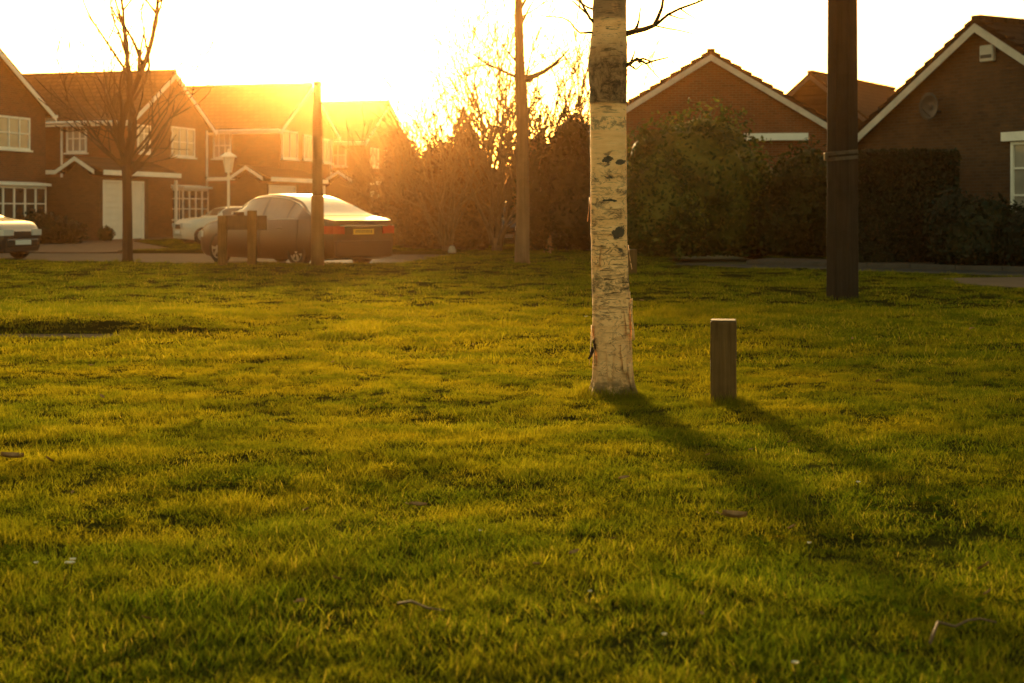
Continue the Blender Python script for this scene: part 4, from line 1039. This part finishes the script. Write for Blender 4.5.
shrub('shrub', 'red-brown shrub filling the gap behind the slender bare tree', 549, 43.5, [(0, 0, 1.6, .8, .8, 1.7), (-.6, .5, 1.9, .7, .7, 1.6), (.5, 0, .8, .8, .7, .9)], 4200, .065, 'leaf_brown', 46)
shrub('shrub', 'broad brown shrub left of the dark half hidden car', 470, 42.0, [(0, 0, 1.6, .75, .8, 1.75), (-.7, .1, 1.5, .8, .8, 1.6), (-.2, -.3, .6, 1.0, .7, .7)], 5200, .07, 'leaf_brown', 47)
shrub('shrub', 'brown shrub beside the garden lantern in the sun glare', 436, 43.5, [(0, 0, 1.5, .8, .8, 1.7), (.5, .3, 1.2, .7, .7, 1.5), (-.5, 0, .8, .8, .8, 1.0)], 4600, .07, 'leaf_brown', 48)
shrub('shrub', 'tall brown shrub against the right wall of the farthest house', 402, 47.0, [(0, 0, 1.8, .75, .8, 1.85), (.4, .2, 1.2, .7, .7, 1.3), (-.2, -.2, .8, .9, .8, 1.0)], 4600, .075, 'leaf_brown', 49)
shrub('shrub', 'low dark shrub under the bay of the nearest row house', 40, 50.5, [(0, 0, .5, 1.0, .6, .65), (.7, .4, .4, .8, .6, .55)], 1800, .07, 'leaf_dark', 50, base=-.05)
shrub('shrub', 'low bush at the foot of the white garage door', 106, 54.6, [(0, 0, .22, .3, .3, .3)], 400, .05, 'leaf_green', 51, stem=False)
def conifer(label, px, Y, h, r, mat, seed):
    X = gx(px, Y); g = empty('conifer', label, 'tree', (X, Y, -.03)); rnd = random.Random(seed); mb = MB(); n = 14
    prof = [(r*.8, .15), (r, h*.25), (r*.85, h*.5), (r*.5, h*.78), (.03, h*.97)]
    mb.lathe([(a*.55, z*.93) for a, z in prof], n)
    for _ in range(2600):
        t = rnd.random()**1.25; z = .1+h*t; rr = lerp_tab([(z_/h, a) for a, z_ in prof], t); a = rnd.random()*2*PI; k = (.82+.26*rnd.random())*(1+.12*fbm((math.cos(a)*2, math.sin(a)*2, z*2.2), 3))
        leaf(mb, Vector((math.cos(a)*rr*k, math.sin(a)*rr*k, z)), .07*rnd.uniform(.6, 1.4), Vector((math.cos(a), math.sin(a), .8)), rnd)
    mb.build('foliage', M[mat], g); t = MB(); t.tube([(0, 0, -.05), (0, 0, .5)], .1, 8); t.build('trunk', M['bark'], g)
conifer('pointed conifer in front of the farthest row house', 363, 52, gz(150, 52), .62, 'leaf_brown', 61)
conifer('tall pointed cypress rising out of the brown shrubs', 463, 46, gz(110, 46), .8, 'leaf_brown', 62)
def hedge():
    Y = 32.4; x0, x1 = gx(846, Y), gx(951, Y); h = gz(151, Y); g = empty('hedge', 'tall square clipped dark hedge right of the thick pole', 'hedge', ((x0+x1)/2, Y, -.03)); rnd = random.Random(71); mb = MB(); w = x1-x0; d = 1.2
    mb.box((-w/2+.07, -d/2+.07, 0), (w/2-.07, d/2-.07, h-.07))
    for _ in range(7500):
        f = rnd.random()
        if f < .55: p, nrm = Vector((rnd.uniform(-w/2, w/2), -d/2, rnd.uniform(.02, h))), Vector((0, -1, 0))
        elif f < .75: p, nrm = Vector((rnd.uniform(-w/2, w/2), rnd.uniform(-d/2, d/2), h)), Vector((0, 0, 1))
        else: p, nrm = Vector((rnd.choice((-1, 1))*w/2, rnd.uniform(-d/2, d/2), rnd.uniform(.02, h))), Vector((1, 0, 0))
        p = p+nrm*rnd.uniform(-.07, .05)+Vector((0, 0, .03*fbm((p.x*2, p.y*2, 3), 2)))
        leaf(mb, p, .055*rnd.uniform(.6, 1.4), nrm, rnd)
    mb.build('foliage', M['leaf_dark'], g)
    t = MB(); t.tube([(0, 0, -.05), (0, 0, .6)], .07, 7); t.build('stem', M['bark'], g)
hedge()
def far_trees():
    rnd = random.Random(81); mb = MB()
    for k in range(60):
        a = R(-42+k*1.45); D = 150+rnd.uniform(-20, 40); h = rnd.uniform(5, 7.5)
        if -9 < math.degrees(a) < 26 and rnd.random() < .4: h *= .8
        X, Y = D*math.sin(a), D*math.cos(a); f = foliage_mesh([(0, 0, h*.45, h*.62, h*.5, h*.52)], 260, .5, k, core=.9)
        mb.add([(x+X, y+Y, z) for x, y, z in f.v], f.f)
    o = mb.build('distant_wood', M['leaf_brown']); o['kind'] = 'stuff'; o['label'] = 'low far-off wood behind the houses'; o['category'] = 'wood'
far_trees()
# small things at the foot of the shrubs
def little_plant(name, label, px, Y, mat, h, seed):
    X = gx(px, Y); g = empty(name, label, 'plant', (X, Y, 0)); rnd = random.Random(seed); mb = MB()
    for _ in range(60):
        t = rnd.random(); a = rnd.random()*2*PI; leaf(mb, Vector((math.cos(a)*h*.35*(1-t)*rnd.random(), math.sin(a)*h*.35*(1-t)*rnd.random(), h*t)), .05, Vector((math.cos(a), math.sin(a), .8)), rnd)
    mb.build('foliage', M[mat], g)
little_plant('small_plant', 'small dry tan plant below the red-brown shrubs', 550, 38.6, 'dead_leaf', .5, 3)
little_plant('small_plant', 'small yellow plant at the foot of the lower rounded shrub', 679, 33.9, 'leaf_olive', .35, 4)
b = MB(); b.lathe([(.12, 0), (.115, .07), (.08, .16), (.04, .2)], 7); st = b.build('garden_stone', M['stone'], None, bevel=.03, loc=(gx(452, 38.8), 38.8, 0)); tag(st, 'pale upright stone on the grass before the brown shrubs', 'stone')

# ------------------------------------------------------------------ litter and daisies in the grass
def on_grass(px, py): 
    Y = EYE*FPX/(py-HZ); X = gx(px, Y); return X, Y, lawn_h(X, Y)
def dead_leaf(px, py, s, rz, label, curl=.4):
    X, Y, z = on_grass(px, py+3); mb = MB(); n = 8
    for i in range(n+1):
        t = i/n; w = s*.42*math.sin(PI*min(1, t*.98+.02))**.8; x = (t-.5)*2*s
        for j in range(5):
            k = j/4*2-1; mb.v.append((x, k*w, s*curl*(k*k*.6+(t-.5)**2)))
    for i in range(n):
        for j in range(4): mb.f.append((i*5+j, i*5+j+1, (i+1)*5+j+1, (i+1)*5+j))
    mb.tube([(-s*1.0, 0, s*curl*.25), (-s*1.45, .004, s*curl*.5)], .0016, 5)
    o = mb.build('dead_leaf', M['dead_leaf'], None, smooth=True, loc=(X, Y, z+.045)); o.rotation_euler = (.25, .1, rz); tag(o, label, 'leaf')
dead_leaf(418, 511, .034, .2, 'pale dry leaf lying alone in the middle of the grass'); dead_leaf(734, 531, .045, .1, 'curled tan leaf on the grass below the short square post', .7)
dead_leaf(12, 466, .05, .3, 'dark curled leaf on the grass by the picture edge under the slab path', .6); dead_leaf(300, 612, .022, 1.2, 'small brown leaf standing in the near tussocks'); dead_leaf(642, 300, .03, .5, 'small pale leaf far off on the lawn')
rl = random.Random(77); leaf0 = None
for k in range(26):
    py = 330+350*rl.random()**1.3; px = rl.uniform(10, 1014); X, Y, z = on_grass(px, py)
    if leaf0 is None:
        mb = MB(); n = 6; s_ = .017
        for i in range(n+1):
            t = i/n; w_ = s_*.45*math.sin(PI*min(1, t*.98+.02))**.8
            for j in range(3): mb.v.append(((t-.5)*2*s_, (j-1)*w_, s_*.5*((j-1)**2*.6+(t-.5)**2)))
        for i in range(n):
            for j in range(2): mb.f.append((i*3+j, i*3+j+1, (i+1)*3+j+1, (i+1)*3+j))
        leaf0 = mb.build('dead_leaf', M['dead_leaf'], None, smooth=True); o = leaf0
        tag(o, 'tiny dry leaf fragment scattered among the grass blades', 'leaf', 'dry leaf fragments in the lawn')
    else: o = leaf0.copy(); COL.objects.link(o)
    o.location = (X, Y, z+.042); o.rotation_euler = (rl.uniform(-.6, .6), rl.uniform(-.6, .6), rl.random()*6.3); o.scale = [rl.uniform(.7, 1.4)]*3
def daisy(px, py, s, label, nh=1):
    X, Y, z = on_grass(px, py+4); g = empty('daisy', label, 'flower', (X, Y, z), 0, 'daisies in the lawn'); mb = MB(); ey = MB(); stx = MB(); rnd = random.Random(int(px))
    for h in range(nh):
        ox, oy, hz = (rnd.uniform(-.02, .02), rnd.uniform(-.02, .02), .05+rnd.uniform(0, .015)) if h else (0, 0, .055)
        for k in range(13):
            a = 2*PI*k/13; a1, a2 = a-.2, a+.2
            mb.add([(ox+.3*s*math.cos(a), oy+.3*s*math.sin(a), hz), (ox+.8*s*math.cos(a1), oy+.8*s*math.sin(a1), hz+.35*s), (ox+s*math.cos(a), oy+s*math.sin(a), hz+.45*s), (ox+.8*s*math.cos(a2), oy+.8*s*math.sin(a2), hz+.35*s)], [(0, 1, 2, 3)])
        ey.lathe([(.36*s, hz-.001), (.3*s, hz+.14*s), (.08*s, hz+.2*s)], 8, (ox, oy)); stx.tube([(ox*.5, oy*.5, 0), (ox, oy, hz)], .0014, 5)
    mb.build('petals', M['petal'], g); ey.build('flower_eye', M['petal_eye'], g); stx.build('stalk', M['leaf_green'], g)
daisy(68, 573, .011, 'cluster of white daisies in the near grass towards the picture corner', 3); daisy(36, 571, .008, 'single white daisy next to the near cluster'); daisy(858, 500, .009, 'single white daisy in the shade right of the short square post')
daisy(809, 560, .008, 'white daisy in the long shadow of the birch'); daisy(586, 317, .022, 'far white daisy beside the left edge of the birch trunk'); daisy(480, 548, .006, 'tiny white daisy in the middle of the near grass')
daisy(795, 681, .009, 'white daisy at the very bottom of the lawn'); daisy(664, 655, .007, 'small white daisy in the near right grass'); daisy(590, 615, .006, 'tiny white daisy between golden tufts')
def stick(pp, r, label):
    X, Y, z = on_grass(*pp[0]); mb = MB(); pts = []
    for i, (px, py) in enumerate(pp):
        x, y, zz = on_grass(px, py); pts.append((x-X, y-Y, zz-z+.05+.01*(i % 2)))
    mb.tube(pts, [r*(1-.5*i/len(pts)) for i in range(len(pts))], 6); o = mb.build('twig', M['twig'], None, smooth=True, loc=(X, Y, z)); tag(o, label, 'twig')
stick([(930, 664), (938, 646), (955, 646), (968, 643), (980, 638), (996, 644)], .004, 'crooked brown twig on the grass in the near right corner')
stick([(398, 620), (412, 623), (428, 627), (444, 634)], .004, 'straight pale twig lying in the near tussocks')

# ------------------------------------------------------------------ air, sky, sun, camera
def added_haze():
    m, nt, out = newmat('added_glow_haze'); v = nt.nodes.new('ShaderNodeVolumePrincipled')
    v.inputs['Color'].default_value = (1.0, .50, .17, 1); v.inputs['Density'].default_value = HAZE; v.inputs['Anisotropy'].default_value = HAZE_G  # orange haze added to give the lens glare glow around the sun
    nt.links.new(v.outputs[0], out.inputs['Volume'])
    mb = MB(); mb.box((-612, -110, -1.15), (612, 912, 14.5)); o = mb.build('added_haze', m); o['kind'] = 'stuff'; o['label'] = 'warm haze added for the glow round the sun'; o['category'] = 'added_haze'
HAZE, HAZE_G = .00041, .97
added_haze()
w = bpy.data.worlds.new('World'); sc.world = w; w.use_nodes = True; nt = w.node_tree; nt.nodes.clear(); q = N(nt)
sky = nt.nodes.new('ShaderNodeTexSky'); sky.sky_type = 'NISHITA'; sky.sun_disc = False; sky.sun_elevation = SUN_EL; sky.sun_rotation = SUN_AZ
sky.air_density = 1.0; sky.dust_density = 3.0; sky.ozone_density = 1.0; sky.altitude = 0
tint = q.mix(1.0, sky.outputs[0], (1.0, .75, .36), 'MULTIPLY')
bg = q.n('ShaderNodeBackground', Color=tint, Strength=.15); wo = nt.nodes.new('ShaderNodeOutputWorld'); nt.links.new(bg.outputs[0], wo.inputs[0])
sl = bpy.data.lights.new('sun', 'SUN'); sl.energy = 4.2; sl.angle = R(4.0); sl.color = (1.0, .68, .30)
so = bpy.data.objects.new('sun', sl); COL.objects.link(so)
sd = Vector((math.sin(SUN_AZ)*math.cos(SUN_EL), math.cos(SUN_AZ)*math.cos(SUN_EL), math.sin(SUN_EL)))
so.rotation_euler = sd.to_track_quat('Z', 'Y').to_euler(); so.location = sd*100
cd = bpy.data.cameras.new('camera'); cam = bpy.data.objects.new('camera', cd); COL.objects.link(cam); sc.camera = cam
cam.location = (0, 0, EYE); cam.rotation_euler = (R(90), 0, 0)
cd.sensor_width = 36; cd.lens = FPX/1024*36; cd.shift_y = (HZ-341.5)/1024; cd.clip_start = .05; cd.clip_end = 3000
cd.dof.use_dof = True; cd.dof.focus_distance = 8.95; cd.dof.aperture_fstop = 4.0; cd.dof.aperture_blades = 9
vs = sc.view_settings; vs.view_transform = 'Standard'; vs.look = 'None'; vs.gamma = 1.0; vs.exposure = 1.8; vs.use_curve_mapping = False
cy = sc.cycles; cy.use_denoising = True; cy.max_bounces = 8; cy.diffuse_bounces = 3; cy.glossy_bounces = 3; cy.transmission_bounces = 4; cy.volume_bounces = 0; cy.transparent_max_bounces = 8
cy.sample_clamp_indirect = 8; cy.caustics_reflective = False; cy.caustics_refractive = False
